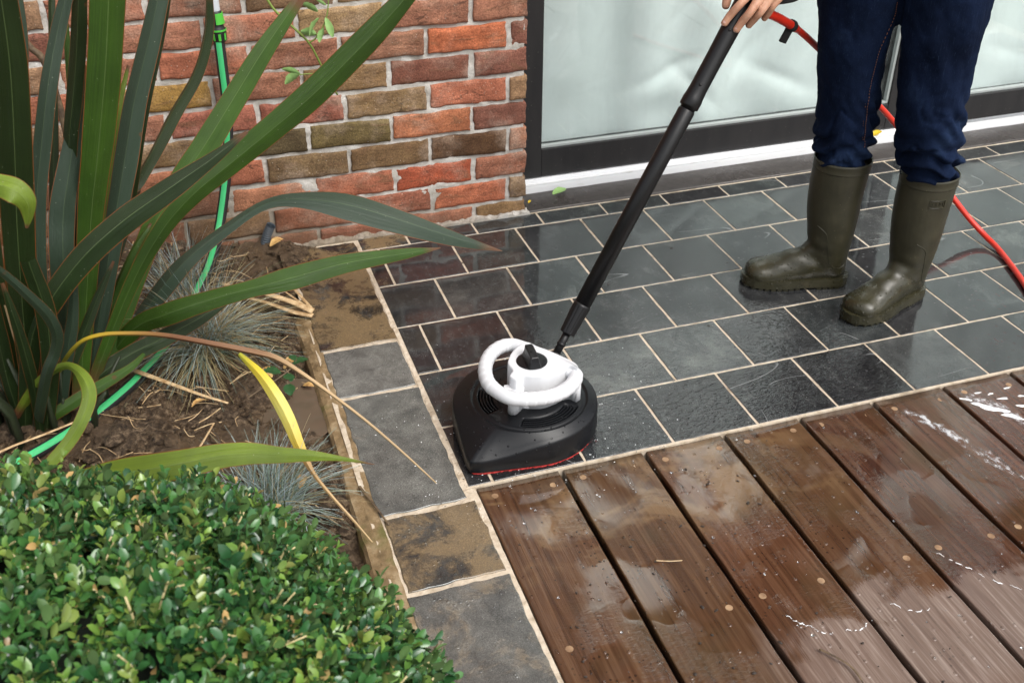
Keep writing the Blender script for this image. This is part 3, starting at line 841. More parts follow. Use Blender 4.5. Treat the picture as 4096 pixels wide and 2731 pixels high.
# grout bed: the sandy joint filling between all stones, slightly below their faces
patio = build('patio', noisy_sheet(-0.318, 3.0, -0.2045, 0.905, -0.0014, 0.004, 0.00028, 60, 5, 0.1), M['grout'])
tag(patio, kind='structure')
pe = build('joint_filling', noisy_sheet(-0.318, -0.1005, -1.6, -0.2055, -0.002, 0.004, 0.0009, 60, 6, 0.1), M['grout'], patio)
# the crumbly wide joint along the border slabs
jv = noisy_sheet(-0.1230, -0.1120, -0.200, 0.86, -0.0002, 0.002, 0.0012, 90, 8, 0.02)
build('border_joint', jv, M['grout'], patio)
# fillet of mortar at the foot of the wall
build('mortar_fillet', noisy_sheet(-0.30, 0.40, 0.893, 0.93, 0.006, 0.003, 0.006, 50, 12, 0.02), M['mortar'], patio)

ROWS = [(-0.201, 0.0, 0.1367), (0.0, 0.206, 0.0408), (0.206, 0.412, 0.1415), (0.412, 0.618, 0.0362), (0.618, 0.824, 0.1300), (0.824, 0.899, 0.0208)]
PITCH = 0.1989
mudspots = {(4, 2): 0.42, (5, 0): 0.55, (5, 1): 0.45, (4, 0): 0.45, (4, 1): 0.35, (3, 0): 0.3}
k_t = 0
for r_i, (ya, yb, ph) in enumerate(ROWS):
    cuts = [-0.1115]
    q = ph - 3 * PITCH
    while q < 2.95:
        if q > -0.09: cuts.append(q)
        q += PITCH
    for c_i, (xa, xb) in enumerate(zip(cuts[:-1], cuts[1:])):
        k_t += 1
        g = GROUT / 2
        xa2 = xa if c_i == 0 else xa + g
        me, (cx, cy) = slab_mesh('paving_tile', xa2, xb - g, ya + g, yb - g, 0.03, 0.0006, 0.00035, 11 + k_t, 0.0008)
        o = link('paving_tile', me, M['slate'], patio)
        o.location = (cx, cy, RNG.uniform(-0.0004, 0.0006))
        o.rotation_euler = (RNG.uniform(-0.0025, 0.0025), RNG.uniform(-0.0025, 0.0025), RNG.uniform(-0.002, 0.002))
        o.color = (mudspots.get((r_i, c_i), RNG.uniform(0.0, 0.28)), 0.0, 0, 1)
# border slabs along the flower bed
for i, (ya, yb, xa, xb, mud, grey) in enumerate([(0.368, 0.885, -0.308, -0.1245, 0.60, 0.0), (0.170, 0.357, -0.303, -0.1245, 0.30, 0.80), (-0.230, 0.160, -0.300, -0.1245, 0.38, 0.62),
                                                 (-0.434, -0.242, -0.292, -0.112, 0.585, 0.10), (-0.900, -0.446, -0.296, -0.110, 0.50, 0.60), (-1.5, -0.912, -0.30, -0.11, 0.4, 0.2)]):
    me, (cx, cy) = slab_mesh('border_slab', xa, xb, ya, yb, 0.04, 0.0025, 0.0008, 300 + i, 0.0016, 16, 28)
    o = link('border_slab', me, M['slate'], patio)
    o.location = (cx, cy, 0.0005)
    o.color = (mud, grey, 0, 1)
# dark stone strip in front of the door track
me, (cx, cy) = slab_mesh('sill_strip', 0.40, 3.0, 0.906, 1.021, 0.05, 0.0008, 0.0006, 401, 0.003, 60, 6)
o = link('sill_strip', me, M['sill'], patio)
o.location = (cx, cy, 0.004)

# mortar haunch between slabs and soil
def kerb_vf():
    n = 150
    ys = np.linspace(-1.5, 0.62, n)
    L = []
    for y in ys:
        e = 0.004 * fbm(y * 9, 0.3, seed=2, octaves=4)
        xl = -0.345 + e - 0.010 * smooth(0.35, 0.62, y)
        xr = -0.2965 + 0.0022 * fbm(y * 40, 4.2, seed=4, octaves=3) - (0.007 if y > 0.16 else 0)
        zt = 0.0005 * fbm(y * 30, 1.0, seed=7)
        prof = [(xr, -0.03), (xr, -0.001 + zt), (xr - 0.010, -0.001 + zt), (xr - 0.022, -0.003 + zt + 0.002 * fbm(y * 20, 9.0, seed=5)), (xl + 0.006, -0.008 + 0.003 * fbm(y * 25, 2.0, seed=9)), (xl, -0.016), (xl - 0.004, -0.06), (xr, -0.06)]
        L.append([(px, y, pz) for px, pz in prof])
    return rings(L)
tag(build('kerb', kerb_vf(), M['kerb']), kind='structure')

# flower-bed soil
def soil_height(x, y):
    z = -0.022 + 0.055 * smooth(0.55, 0.90, y) + 0.028 * smooth(-0.42, -0.75, x)
    z = z + 0.016 * fbm(x * 11, y * 11, seed=21, octaves=5, gain=0.55) + 0.013 * np.abs(fbm(x * 38, y * 38, seed=31, octaves=4))
    z = z - 0.022 * np.exp(-(((x + 0.395) / 0.06) ** 2 + ((y - 0.185) / 0.085) ** 2)) - 0.008 * smooth(-0.37, -0.345, x)
    return z
def soil_vf():
    res = 0.0065
    gx, gy = np.meshgrid(np.concatenate([np.arange(-3.2, -1.3, 0.05), np.arange(-1.3, -0.325, res)]), np.arange(-1.8, 0.935, res), indexing='ij')
    gz = soil_height(gx, gy)
    V = np.stack([gx, gy, gz], -1).reshape(-1, 3)
    n, k = gx.shape
    I = np.arange(n * k).reshape(n, k)
    F = np.stack([I[:-1, :-1], I[1:, :-1], I[1:, 1:], I[:-1, 1:]], -1).reshape(-1, 4)
    return V, F
soil = build('soil', soil_vf(), M['soil'], sm=True)
tag(soil, kind='structure')
# soil spilled over the end of the border slab by the wall
def spill_vf():
    gx, gy = np.meshgrid(np.arange(-0.335, -0.20, 0.004), np.arange(0.66, 0.915, 0.004), indexing='ij')
    gz = 0.022 * smooth(-0.21, -0.33, gx + 0.05 * fbm(gx * 12, gy * 12, seed=3)) * smooth(0.66, 0.80, gy + 0.06 * fbm(gx * 14, gy * 14, seed=4)) - 0.004 + 0.006 * fbm(gx * 45, gy * 45, seed=6, octaves=5, gain=0.65)
    V = np.stack([gx, gy, gz], -1).reshape(-1, 3)
    n, k = gx.shape
    I = np.arange(n * k).reshape(n, k)
    F = np.stack([I[:-1, :-1], I[1:, :-1], I[1:, 1:], I[:-1, 1:]], -1).reshape(-1, 4)
    return V, F
build('soil_spill', spill_vf(), M['soil'], soil, True)
pv = [(-0.395 + 0.10 * math.cos(a) * (1 + 0.2 * math.sin(3 * a)), 0.185 + 0.12 * math.sin(a), -0.0175) for a in np.linspace(0, 2 * math.pi, 40)[:-1]]
pud = build('puddle', (pv, [tuple(range(39))]), M['puddle'])
tag(pud, kind='structure')

def clod_vf(n, seed, xr, yr, smin, smax, hfun, sink=0.25):
    rng = np.random.default_rng(seed)
    bm = bmesh.new()
    bmesh.ops.create_icosphere(bm, subdivisions=2, radius=1.0)
    bv = np.array([q.co[:] for q in bm.verts])
    bf = [[q.index for q in fc.verts] for fc in bm.faces]
    bm.free()
    V, F = [], []
    for i in range(n):
        x, y = rng.uniform(*xr), rng.uniform(*yr)
        s = smin + (smax - smin) * rng.random() ** 3
        d = bv * (1 + 0.45 * fbm(bv[:, 0] * 1.6 + i * 7.7, bv[:, 1] * 1.6, bv[:, 2] * 1.6, seed=seed, octaves=3))[:, None]
        d = d * (np.array([1, rng.uniform(0.6, 1), rng.uniform(0.45, 0.8)]) * s)
        a = rng.uniform(0, 6.28)
        c, sn = math.cos(a), math.sin(a)
        d = np.stack([d[:, 0] * c - d[:, 1] * sn + x, d[:, 0] * sn + d[:, 1] * c + y, d[:, 2] + float(hfun(np.array(x), np.array(y))) + s * sink], 1)
        b0 = len(V)
        V.extend(map(tuple, d))
        F.extend(tuple(q + b0 for q in fc) for fc in bf)
    return V, F
tag(build('soil_clods', join(clod_vf(130, 9, (-0.36, -0.235), (0.70, 0.895), 0.0018, 0.009, lambda x, y: 0.017 * smooth(-0.2, -0.33, x) * smooth(0.68, 0.8, y)), clod_vf(1100, 5, (-1.0, -0.355), (-0.45, 0.9), 0.0022, 0.022, soil_height)), M['soil']), 'crumbly clods of wet brown soil scattered over the flower bed', 'soil', kind='stuff')

# ------------------------------------------------------------------ timber deck
deck = build('deck', join(box(-0.10, 3.0, -1.60, -0.24, -0.30, -0.12)), M['joist'])
tag(deck, kind='structure')
for x in (-0.05, 0.55, 1.15, 1.75, 2.35):
    build('joist', box(x, x + 0.05, -1.6, -0.24, -0.118, -0.034), M['joist'], deck)
plug_me = None
edges = [-0.0985 + 0.1835 * i for i in range(17)]
for i, xe in enumerate(edges):
    x0, x1 = xe + 0.001, xe + 0.1835 - 0.0098
    w = x1 - x0
    ny = 90
    prof = [(0.004, -0.028), (0.0, -0.024), (0.0, -0.0028), (0.0006, -0.0010), (0.0020, 0.0), (0.0034, 0.0)] + [(w * t, 0.0) for t in (0.12, 0.25, 0.38, 0.5, 0.62, 0.75, 0.88)] + [(w - 0.0034, 0.0), (w - 0.0020, 0.0), (w - 0.0006, -0.0010), (w, -0.0028), (w, -0.024), (w - 0.004, -0.028)]
    L = []
    for y in np.linspace(-2.4 if i > 3 else -1.9, -0.2065, ny):
        row = []
        for px, pz in prof:
            cup = -0.0012 * (1 - ((px / w) * 2 - 1) ** 2)
            jx = 0.0012 * fbm(y * 12, i * 5.3 + (0 if px < w / 2 else 40), seed=40, octaves=4)
            jz = 0.0006 * fbm((px + xe) * 18, y * 3.0, i * 2.0, seed=44, octaves=3)
            row.append((px + jx * (1 if pz < -0.0001 or px < 0.005 or px > w - 0.005 else 0) - w / 2, y + 0.9, (pz + cup + jz) if pz > -0.02 else pz))
        L.append(row)
    o = build('plank', rings(L), M['wood'], deck, True)
    o.location = (x0 + w / 2, -0.9, -0.003)
    for (px, py) in ((0.029, -0.240), (w - 0.027, -0.242), (0.029, -0.633), (w - 0.027, -0.638)):
        if plug_me is None:
            bm = bmesh.new()
            bmesh.ops.create_cone(bm, cap_ends=True, segments=14, radius1=0.0072, radius2=0.0068, depth=0.012)
            plug_me = bpy.data.meshes.new('plug')
            bm.to_mesh(plug_me)
            bm.free()
        if i > 11: continue
        p = link('plug', plug_me, M['plug'], o)
        p.location = (px - w / 2 + RNG.uniform(-.004, .004), py + 0.9 + RNG.uniform(-.004, .004), -0.0068 + 0.0004)

# ------------------------------------------------------------------ brick wall
wall = tag(empty('brick_wall', (-0.8, WALL_Y, 0)), 'weathered red and brown brick wall with pale mortar beside the glass door', 'wall')
BP, CH, Z0 = 0.22457, 0.075, 0.0424
def child_world(o, parent):
    o.parent = parent
    o.matrix_parent_inverse = Matrix.Translation(parent.location).inverted()
    return o

def brick_mesh(L, seed, nx=14, nz=6):
    """front face is y=0, body goes to y=+0.1; centred in x and z"""
    H, D = 0.064, 0.1
    xs = np.concatenate([[0, 0.004], np.linspace(0.012, L - 0.012, nx), [L - 0.004, L]]) - L / 2
    zs = np.concatenate([[0, 0.0035], np.linspace(0.010, H - 0.010, nz), [H - 0.0035, H]]) - H / 2
    gx, gz = np.meshgrid(xs, zs, indexing='ij')
    ex = np.minimum(gx + L / 2, L / 2 - gx)
    ez = np.minimum(gz + H / 2, H / 2 - gz)
    e = np.minimum(ex, ez)
    y = 0.0035 * (1 - smooth(0, 0.0055, e)) + 0.0022 * fbm(gx * 22, gz * 40, seed * 1.7, seed=seed, octaves=4)
    y = y + 0.0025 * np.clip(fbm(gx * 16, gz * 26, seed * 3.3, seed=seed + 5, octaves=3) - 0.55, 0, 1)
    wob = np.where(e < 0.006, 1, 0)
    dx = wob * 0.0028 * fbm(gz * 45, seed * 1.1 + np.sign(gx) * 7, seed=seed + 1, octaves=3)
    dz = wob * 0.0024 * fbm(gx * 34, seed * 2.1 + np.sign(gz) * 5, seed=seed + 2, octaves=4)
    n, k = gx.shape
    V = [(gx[i, j] + dx[i, j], y[i, j], gz[i, j] + dz[i, j]) for i in range(n) for j in range(k)]
    F = [(i * k + j, (i + 1) * k + j, (i + 1) * k + j + 1, i * k + j + 1) for i in range(n - 1) for j in range(k - 1)]
    border = [(i, 0) for i in range(n)] + [(n - 1, j) for j in range(1, k)] + [(i, k - 1) for i in range(n - 2, -1, -1)] + [(0, j) for j in range(k - 2, 0, -1)]
    base = len(V)
    for i, j in border:
        q = V[i * k + j]
        V.append((q[0], D, q[2]))
    m = len(border)
    for a in range(m):
        b2 = (a + 1) % m
        p, q = border[a], border[b2]
        F.append((q[0] * k + q[1], p[0] * k + p[1], base + a, base + b2))
    F.append(tuple(range(base + m - 1, base - 1, -1)))
    return mesh_from('brick', V, F, True)

full = [brick_mesh(0.2125, 500 + i) for i in range(14)]
BRICKCOL = [(0.26, 0.088, 0.052), (0.21, 0.074, 0.047), (0.31, 0.118, 0.068), (0.235, 0.098, 0.063), (0.18, 0.070, 0.050), (0.25, 0.140, 0.084),
            (0.21, 0.118, 0.066), (0.135, 0.075, 0.042), (0.33, 0.135, 0.080), (0.28, 0.108, 0.068), (0.17, 0.098, 0.048), (0.24, 0.082, 0.056)]
# a few bricks one can recognise, by (course, place from the door): dark, ochre, bright
SPECIAL = {(2, 1): (0.075, 0.036, 0.018), (3, 2): (0.12, 0.082, 0.034), (3, 3): (0.085, 0.058, 0.030), (1, 1): (0.30, 0.070, 0.036), (4, 2): (0.20, 0.12, 0.060), (6, 1): (0.36, 0.105, 0.050),
           (3, 1): (0.33, 0.115, 0.058), (5, 1): (0.135, 0.050, 0.034), (5, 4): (0.27, 0.15, 0.045), (0, 1): (0.32, 0.10, 0.055), (2, 2): (0.15, 0.085, 0.042), (2, 3): (0.14, 0.085, 0.045),
           (8, 1): (0.24, 0.13, 0.070), (7, 2): (0.23, 0.14, 0.072), (8, 2): (0.22, 0.13, 0.066), (6, 2): (0.24, 0.11, 0.07), (4, 1): (0.30, 0.10, 0.06)}
for k in range(-2, 13):
    zc = Z0 + CH * k + CH / 2
    ph = 0.2345 if k % 2 else 0.33785
    joints = [WALL_X + 0.0055] + [ph - BP * i for i in range(0, 10)]
    for i, (xr, xl) in enumerate(zip(joints[:-1], joints[1:])):
        if xr < -1.45: continue
        L = xr - xl - 0.012 + RNG.uniform(-0.004, 0.004)
        me = full[RNG.integers(len(full))] if i else brick_mesh(L, 700 + k)
        o = link('brick', me, M['brick'])
        child_world(o, wall)
        xc = (xr + xl) / 2 if i else xr - 0.0055 - L / 2
        o.location = (xc, WALL_Y + RNG.uniform(-0.0025, 0.0025), zc + RNG.uniform(-0.002, 0.002))
        o.rotation_euler = (RNG.uniform(-.012, .012), RNG.uniform(-.012, .012), RNG.uniform(-.008, .008))
        c = SPECIAL.get((k, i)) or BRICKCOL[RNG.integers(len(BRICKCOL))]
        f = RNG.uniform(0.85, 1.15)
        o.color = (c[0] * f, c[1] * f * 1.04, c[2] * f * 1.0, 1)

def mortar_vf():
    res = 0.0055
    gx, gz = np.meshgrid(np.append(np.arange(-1.75, WALL_X - 0.0075, res), WALL_X - 0.0075), np.arange(-0.14, 1.03, res), indexing='ij')
    gy = WALL_Y + 0.0072 + 0.0026 * fbm(gx * 34, gz * 50, seed=61, octaves=4) + 0.003 * np.clip(fbm(gx * 9, gz * 18, seed=63, octaves=3), -1, 0)
    n, k = gx.shape
    V = [tuple(q) for q in np.stack([gx, gy, gz], -1).reshape(-1, 3)]
    I = np.arange(n * k).reshape(n, k)
    F = [tuple(q) for q in np.stack([I[:-1, :-1], I[1:, :-1], I[1:, 1:], I[:-1, 1:]], -1).reshape(-1, 4)]
    b0 = len(V)
    for j in range(k): V.append((WALL_X - 0.0075, WALL_Y + 0.2, gz[0, j]))
    for j in range(k - 1): F.append((I[-1, j], b0 + j, b0 + j + 1, I[-1, j + 1]))
    return V, F
child_world(build('mortar', mortar_vf(), M['mortar'], None, True), wall)
# the rest of the house wall: bricks above and to the left of what can be picked apart
def rest_vf():
    out = []
    for k in range(-2, 60):
        zc = Z0 + CH * k + CH / 2
        ph = 0.2345 if k % 2 else 0.33785
        joints = [WALL_X + 0.0055] + [ph - BP * i for i in range(0, 18)]
        for i, (xr, xl) in enumerate(zip(joints[:-1], joints[1:])):
            if k <= 12 and xr >= -1.45: continue
            out.append(box(xl + 0.011, xr - 0.0055 + (0.0 if i else 0.0), WALL_Y, WALL_Y + 0.09, zc - 0.032, zc + 0.032))
    for k in range(29, 60):     # over the door
        zc = Z0 + CH * k + CH / 2
        for i in range(0, 13):
            xl = WALL_X + 0.002 + i * BP + (BP / 2 if k % 2 else 0)
            out.append(box(xl, xl + 0.213, WALL_Y, WALL_Y + 0.09, zc - 0.032, zc + 0.032))
    return join(*out)
o = child_world(build('upper_bricks', rest_vf(), M['brick']), wall)
o.color = (0.24, 0.085, 0.05, 1)
tag(o, kind='stuff')
child_world(build('wall_core', join(box(-3.6, WALL_X - 0.008, WALL_Y + 0.016, WALL_Y + 0.30, -0.3, 4.5), box(WALL_X - 0.0075, 3.4, WALL_Y + 0.008, WALL_Y + 0.30, 2.20, 4.5)), M['mortar']), wall)

# ------------------------------------------------------------------ sliding door, curtain, room
DY = 1.05
door = tag(empty('patio_door', (1.7, DY, 0)), 'large dark framed sliding glass door standing on a white track', 'door')
def dpart(name, vf, mat, sm=False, parent=None):
    return child_world(build(name, vf, mat, None, sm), parent or door)
dpart('track', join(bevbox(0.394, 3.05, 1.0235, 1.047, -0.02, 0.024, 0.003), bevbox(0.394, 3.05, 1.0475, 1.11, -0.02, 0.035, 0.002), box(0.394, 3.05, 1.0235, 1.0285, 0.0245, 0.029)), M['white_metal'])
fr = []
fr.append(bevbox(0.396, 0.4885, DY, DY + 0.06, 0.0395, 2.19, 0.002))       # left jamb
fr.append(bevbox(0.4887, 1.709, DY + 0.0005, DY + 0.055, 0.0395, 0.128, 0.003))
fr.append(bevbox(0.4887, 1.709, DY + 0.0005, DY + 0.055, 2.11, 2.19, 0.003))
fr.append(bevbox(1.7095, 1.790, DY, DY + 0.06, 0.0395, 2.19, 0.003))
dpart('frame', join(*fr), M['frame'])
fr = [bevbox(1.7905, 2.99, DY - 0.02, DY + 0.035, 0.0395, 0.128, 0.003), bevbox(1.7905, 2.99, DY - 0.02, DY + 0.035, 2.11, 2.19, 0.003), bevbox(2.9905, 3.07, DY - 0.02, DY + 0.05, 0.0395, 2.19, 0.003)]
dpart('frame', join(*fr), M['frame'])
g1 = dpart('glass_pane', box(0.4895, 1.7085, DY + 0.022, DY + 0.028, 0.1285, 2.109), M['glass'])
g2 = dpart('glass_pane', box(1.791, 2.99, DY + 0.008, DY + 0.014, 0.1285, 2.109), M['glass'])
bead = simple('grey_glazing_bead', (0.33, 0.36, 0.35), 0.5)
dpart('glazing_bead', join(bevbox(0.489, 1.7085, DY + 0.006, DY + 0.0215, 0.1283, 0.136, 0.001), bevbox(1.700, 1.7088, DY + 0.006, DY + 0.0215, 0.137, 2.1, 0.001)), bead)
dpart('glazing_bead', bevbox(1.791, 2.99, DY - 0.010, DY + 0.0075, 0.1283, 0.136, 0.001), bead)

CREASES = [(0.92, 0.30, 0.35, 0.12, 0.030), (1.02, 0.24, -0.75, 0.10, 0.026), (1.22, 0.34, 0.9, 0.10, 0.026), (1.32, 0.24, -0.4, 0.12, 0.024), (0.98, 0.50, 0.8, 0.10, 0.018), (1.10, 0.52, -0.5, 0.10, 0.016), (1.42, 0.36, 1.1, 0.10, 0.018), (2.0, 0.30, 0.3, 0.14, 0.02), (2.2, 0.24, -0.3, 0.12, 0.018)]
def curtain_vf(x0, x1, y, seed, crumple):
    gx, gz = np.meshgrid(np.linspace(x0, x1, 240), np.linspace(0.075, 2.15, 330), indexing='ij')
    low = smooth(0.62, 0.10, gz)
    f = 0.017 * np.sin(gx * 21 + 1.5 * np.sin(gx * 5 + seed)) * (1 - 0.5 * low) + 0.010 * fbm(gx * 5, gz * 0.5, seed=seed, octaves=2)
    for cx, cz, ang, ln, dp in CREASES:
        u = (gx - cx) * math.cos(ang) + (gz - cz) * math.sin(ang)
        v = -(gx - cx) * math.sin(ang) + (gz - cz) * math.cos(ang)
        f = f + crumple * 0.32 * dp * np.exp(-(u / ln) ** 2) * (np.exp(-(v / 0.022) ** 2) - 0.8 * np.exp(-((v + 0.05) / 0.05) ** 2))
    f = f + crumple * low * 0.006 * fbm(gx * 5, gz * 6, seed=seed + 2, octaves=2)
    V = np.stack([gx, y + f, gz], -1).reshape(-1, 3)
    n, k = gx.shape
    I = np.arange(n * k).reshape(n, k)
    F = np.stack([I[:-1, :-1], I[1:, :-1], I[1:, 1:], I[:-1, 1:]], -1).reshape(-1, 4)
    return V, F
tag(build('curtain', curtain_vf(0.42, 1.655, DY + 0.075, 71, 1.0), M['curtain'], None, True), 'crumpled white sheet hanging behind the pane next to the brick wall', 'curtain')
tag(build('curtain', curtain_vf(1.80, 3.05, DY + 0.06, 75, 0.6), M['curtain'], None, True), 'smooth white sheet behind the far right pane, right of the person', 'curtain')
tag(build('room_floor', box(0.2, 3.4, DY + 0.062, 5.2, -0.3, 0.03), M['roomfloor']), kind='structure')
tag(build('room_wall', join(box(0.0, 3.6, 5.2, 5.3, 0, 2.7), box(0.0, 0.1, 1.25, 5.2, 0, 2.7), box(3.5, 3.6, 1.25, 5.2, 0, 2.7), box(0.0, 3.6, 1.25, 5.3, 2.7, 2.8)), M['room']), kind='structure')

# ------------------------------------------------------------------ flax plant
flax = tag(empty('flax_plant', (-0.88, 0.28, 0)), 'big flax plant with long green sword leaves in front of the brick wall', 'plant')
KIND_COL = {0: (0.015, 0.031, 0.009), 1: (0.038, 0.088, 0.011), 2: (0.016, 0.032, 0.018), 3: (0.140, 0.205, 0.022)}
def leaf_obj(kind, rows, i):
    A = np.array(rows, float)
    n = 44
    C = catmull(A, n)
    P, S, W = C[:, :3] / 1000, C[:, 3:6], np.clip(C[:, 6], 1.0, None) / 1000
    S /= np.linalg.norm(S, axis=1)[:, None]
    T = np.gradient(P, axis=0)
    T /= np.linalg.norm(T, axis=1)[:, None]
    N = np.cross(S, T)
    cross = np.array([-1, -0.97, -0.7, -0.35, -0.06, 0.0, 0.06, 0.35, 0.7, 0.97, 1.0])
    fold = 0.38 if kind < 4 else 0.6
    prof = fold * (np.abs(cross) ** 1.1)
    V, UV = [], []
    sgn = -1 if kind in (1, 3) else 1
    # which end is the tip: the thinner one
    tip_last = W[-1] < W[0]
    if not tip_last:
        vv = np.linspace(1, 0, n)
    else:
        vv = np.linspace(0, 1, n)
    for r in range(n):
        wob = 0.02 * math.sin(r * 0.9 + i) + 0.03 * math.sin(r * 0.31 + 2 * i)
        for c, f in zip(cross, prof):
            V.append(P[r] + S[r] * c * W[r] / 2 * (1 + wob * 0.4) + N[r] * (f + 0.02 * math.sin(c * 5 + r * 0.5)) * W[r] / 2)
            UV.append((0.5 + c / 2, vv[r]))
    k = len(cross)
    F = [(r * k + c, r * k + c + 1, (r + 1) * k + c + 1, (r + 1) * k + c) for r in range(n - 1) for c in range(k - 1)]
    me = mesh_from('leaf', V, F, True)
    # upper (green) or under (glaucous) side turned to the open garden, as they grow
    eye = np.array([-0.54, -1.73, 1.39])
    fac = sum(np.dot(q.normal, eye - np.array(q.center)) * q.area for q in me.polygons)
    if (fac < 0) != (kind == 2):
        me.flip_normals()
    uvl = me.uv_layers.new(name='UVMap')
    lv = np.empty(len(me.loops), int)
    me.loops.foreach_get('vertex_index', lv)
    uvl.data.foreach_set('uv', np.array(UV)[lv].ravel())
    o = link('leaf', me, M['flax'] if kind < 4 else (M['dead'] if kind == 4 else M['dying']))
    child_world(o, flax)
    if kind < 4:
        c = KIND_COL[kind]
        f = RNG.uniform(0.85, 1.15)
        o.color = (c[0] * f, c[1] * f, c[2] * f, 1)
    else:
        o.color = (0.06 if kind == 4 else 0.0, 0, 0, 1)
    if kind == 4 and len(rows) > 8: o['label'] = 'yellow and brown withered leaf bent over the slabs'
    if kind == 5: o['label'] = 'yellow dying leaf hanging down to the kerb'
    return o
for i, (kind, rows) in enumerate(FLAX_LEAVES):
    leaf_obj(kind, rows, i)
# crown of dark leaf bases in the soil
def crown_vf():
    out = []
    for i in range(26):
        a = RNG.uniform(0, 6.28)
        r = 0.11 * math.sqrt(RNG.random())
        x, y = -0.90 + r * math.cos(a), 0.29 + r * math.sin(a)
        h = RNG.uniform(0.08, 0.22)
        out.append(tube([(x, y, -0.03), (x + 0.1 * r * math.cos(a), y, h * 0.5), (x + 0.5 * r * math.cos(a), y + 0.5 * r * math.sin(a), h)], [(0.022, 0.008), (0.018, 0.007), (0.004, 0.003)], 8))
    return join(*out)
child_world(build('leaf_bases', crown_vf(), simple('dark_leaf_base', (0.018, 0.026, 0.010), 0.6), None, True), flax)

# ------------------------------------------------------------------ fescue tufts
blade_mat = mat_tinted('fescue_blade', [(0.0, (0.22, 0.13, 0.06)), (0.28, (0.50, 0.37, 0.21)), (0.45, (0.07, 0.11, 0.07)), (0.7, (0.17, 0.25, 0.26)), (1.0, (0.52, 0.61, 0.66))], 0.5)
def set_tint(me, vals):
    at = me.attributes.new('tint', 'FLOAT', 'POINT')
    at.data.foreach_set('value', np.asarray(vals, float))
def tuft(label, cx, cy, z, n, length, spread, seed, blue, lean=(0, 0), w=0.0021):
    rng = np.random.default_rng(seed)
    V, F, TT = [], [], []
    for i in range(n):
        a = rng.uniform(0, 2 * math.pi)
        tilt = rng.random() ** 0.6 * spread
        L = length * rng.uniform(0.55, 1.1)
        p = np.array([cx + rng.normal(0, 0.022), cy + rng.normal(0, 0.022), z])
        d = np.array([math.cos(a) * math.sin(tilt) + lean[0], math.sin(a) * math.sin(tilt) + lean[1], math.cos(tilt)])
        side = np.cross(d, [0, 0, 1.0]) + rng.normal(0, 0.4, 3)
        side /= np.linalg.norm(side)
        tint = np.clip(rng.normal(0.74, 0.18) if rng.random() < blue else rng.normal(0.2, 0.1), 0, 1)
        b0 = len(V)
        seg = 7
        droop = rng.uniform(0.5, 1.3)
        for s in range(seg + 1):
            ww = w * (1 - 0.75 * s / seg)
            V.append(p + side * ww / 2)
            V.append(p - side * ww / 2)
            TT += [tint, tint]
            d = d / np.linalg.norm(d)
            p = p + d * L / seg
            if p[2] < z + 0.003: p[2] = z + 0.003 + rng.uniform(0, 0.004)
            d = d + np.array([0, 0, -0.16 * droop])
        for s in range(seg):
            F.append((b0 + 2 * s, b0 + 2 * s + 1, b0 + 2 * s + 3, b0 + 2 * s + 2))
    o = empty('grass_tuft', (cx, cy, z))
    me = mesh_from('blades', V, F, True)
    set_tint(me, TT)
    b = child_world(link('blades', me, blade_mat), o)
    b['kind'] = 'stuff'
    return tag(o, label, 'grass', 'blue grass tufts in the flower bed')
tuft('large drooping tuft of blue grey grass with straw coloured base beside the green hose', -0.565, 0.47, 0.0, 1150, 0.25, 1.25, 81, 0.52, (0.03, -0.12))
tuft('thin tuft of blue grass near the brick wall, behind the green hose', -0.600, 0.70, 0.01, 330, 0.20, 0.8, 82, 0.75, (0.05, -0.05))
tuft('pale silvery blue grass tuft rising behind the box hedge', -0.50, -0.14, -0.01, 600, 0.185, 1.15, 83, 0.9, (0.12, 0.04))

# ------------------------------------------------------------------ box hedge
hedge = tag(empty('boxwood_hedge', (-0.95, -0.85, 0)), 'rounded clipped box hedge with small glossy green leaves in the foreground', 'hedge')
HC, HR, HT = np.array([-0.95, -0.84]), 0.665, 0.43
def hedge_z(r):
    return HT * np.sqrt(np.clip(1 - np.clip(r / HR, 0, 1) ** 3.4, 0, 1))
def hedge_r(a):
    return 1 + 0.035 * fbm(np.cos(a) * 2.2, np.sin(a) * 2.2, seed=91, octaves=3)
box_leaf_mat = mat_tinted('box_leaf', [(0.0, (0.009, 0.036, 0.016)), (0.35, (0.027, 0.098, 0.030)), (0.62, (0.062, 0.175, 0.040)), (0.80, (0.17, 0.29, 0.05)), (0.90, (0.20, 0.26, 0.055)), (1.0, (0.46, 0.30, 0.12))], 0.27, 0.6, 0.08)
bl_x = np.array([0, 0.14, 0.45, 0.80, 1.0, 0.80, 0.45, 0.14, 0.40, 0.78])
bl_y = np.array([0, 0.62, 1.0, 0.80, 0, -0.80, -1.0, -0.62, 0, 0]) * 0.82
bl_z = np.array([0, 0.10, 0.16, 0.08, -0.10, 0.08, 0.16, 0.10, 0.02, -0.03])
BLF = np.array([(0, 8, 1), (1, 8, 2), (2, 8, 9), (2, 9, 3), (3, 9, 4), (0, 7, 8), (7, 6, 8), (6, 9, 8), (6, 5, 9), (5, 4, 9)])
NB = len(bl_x)
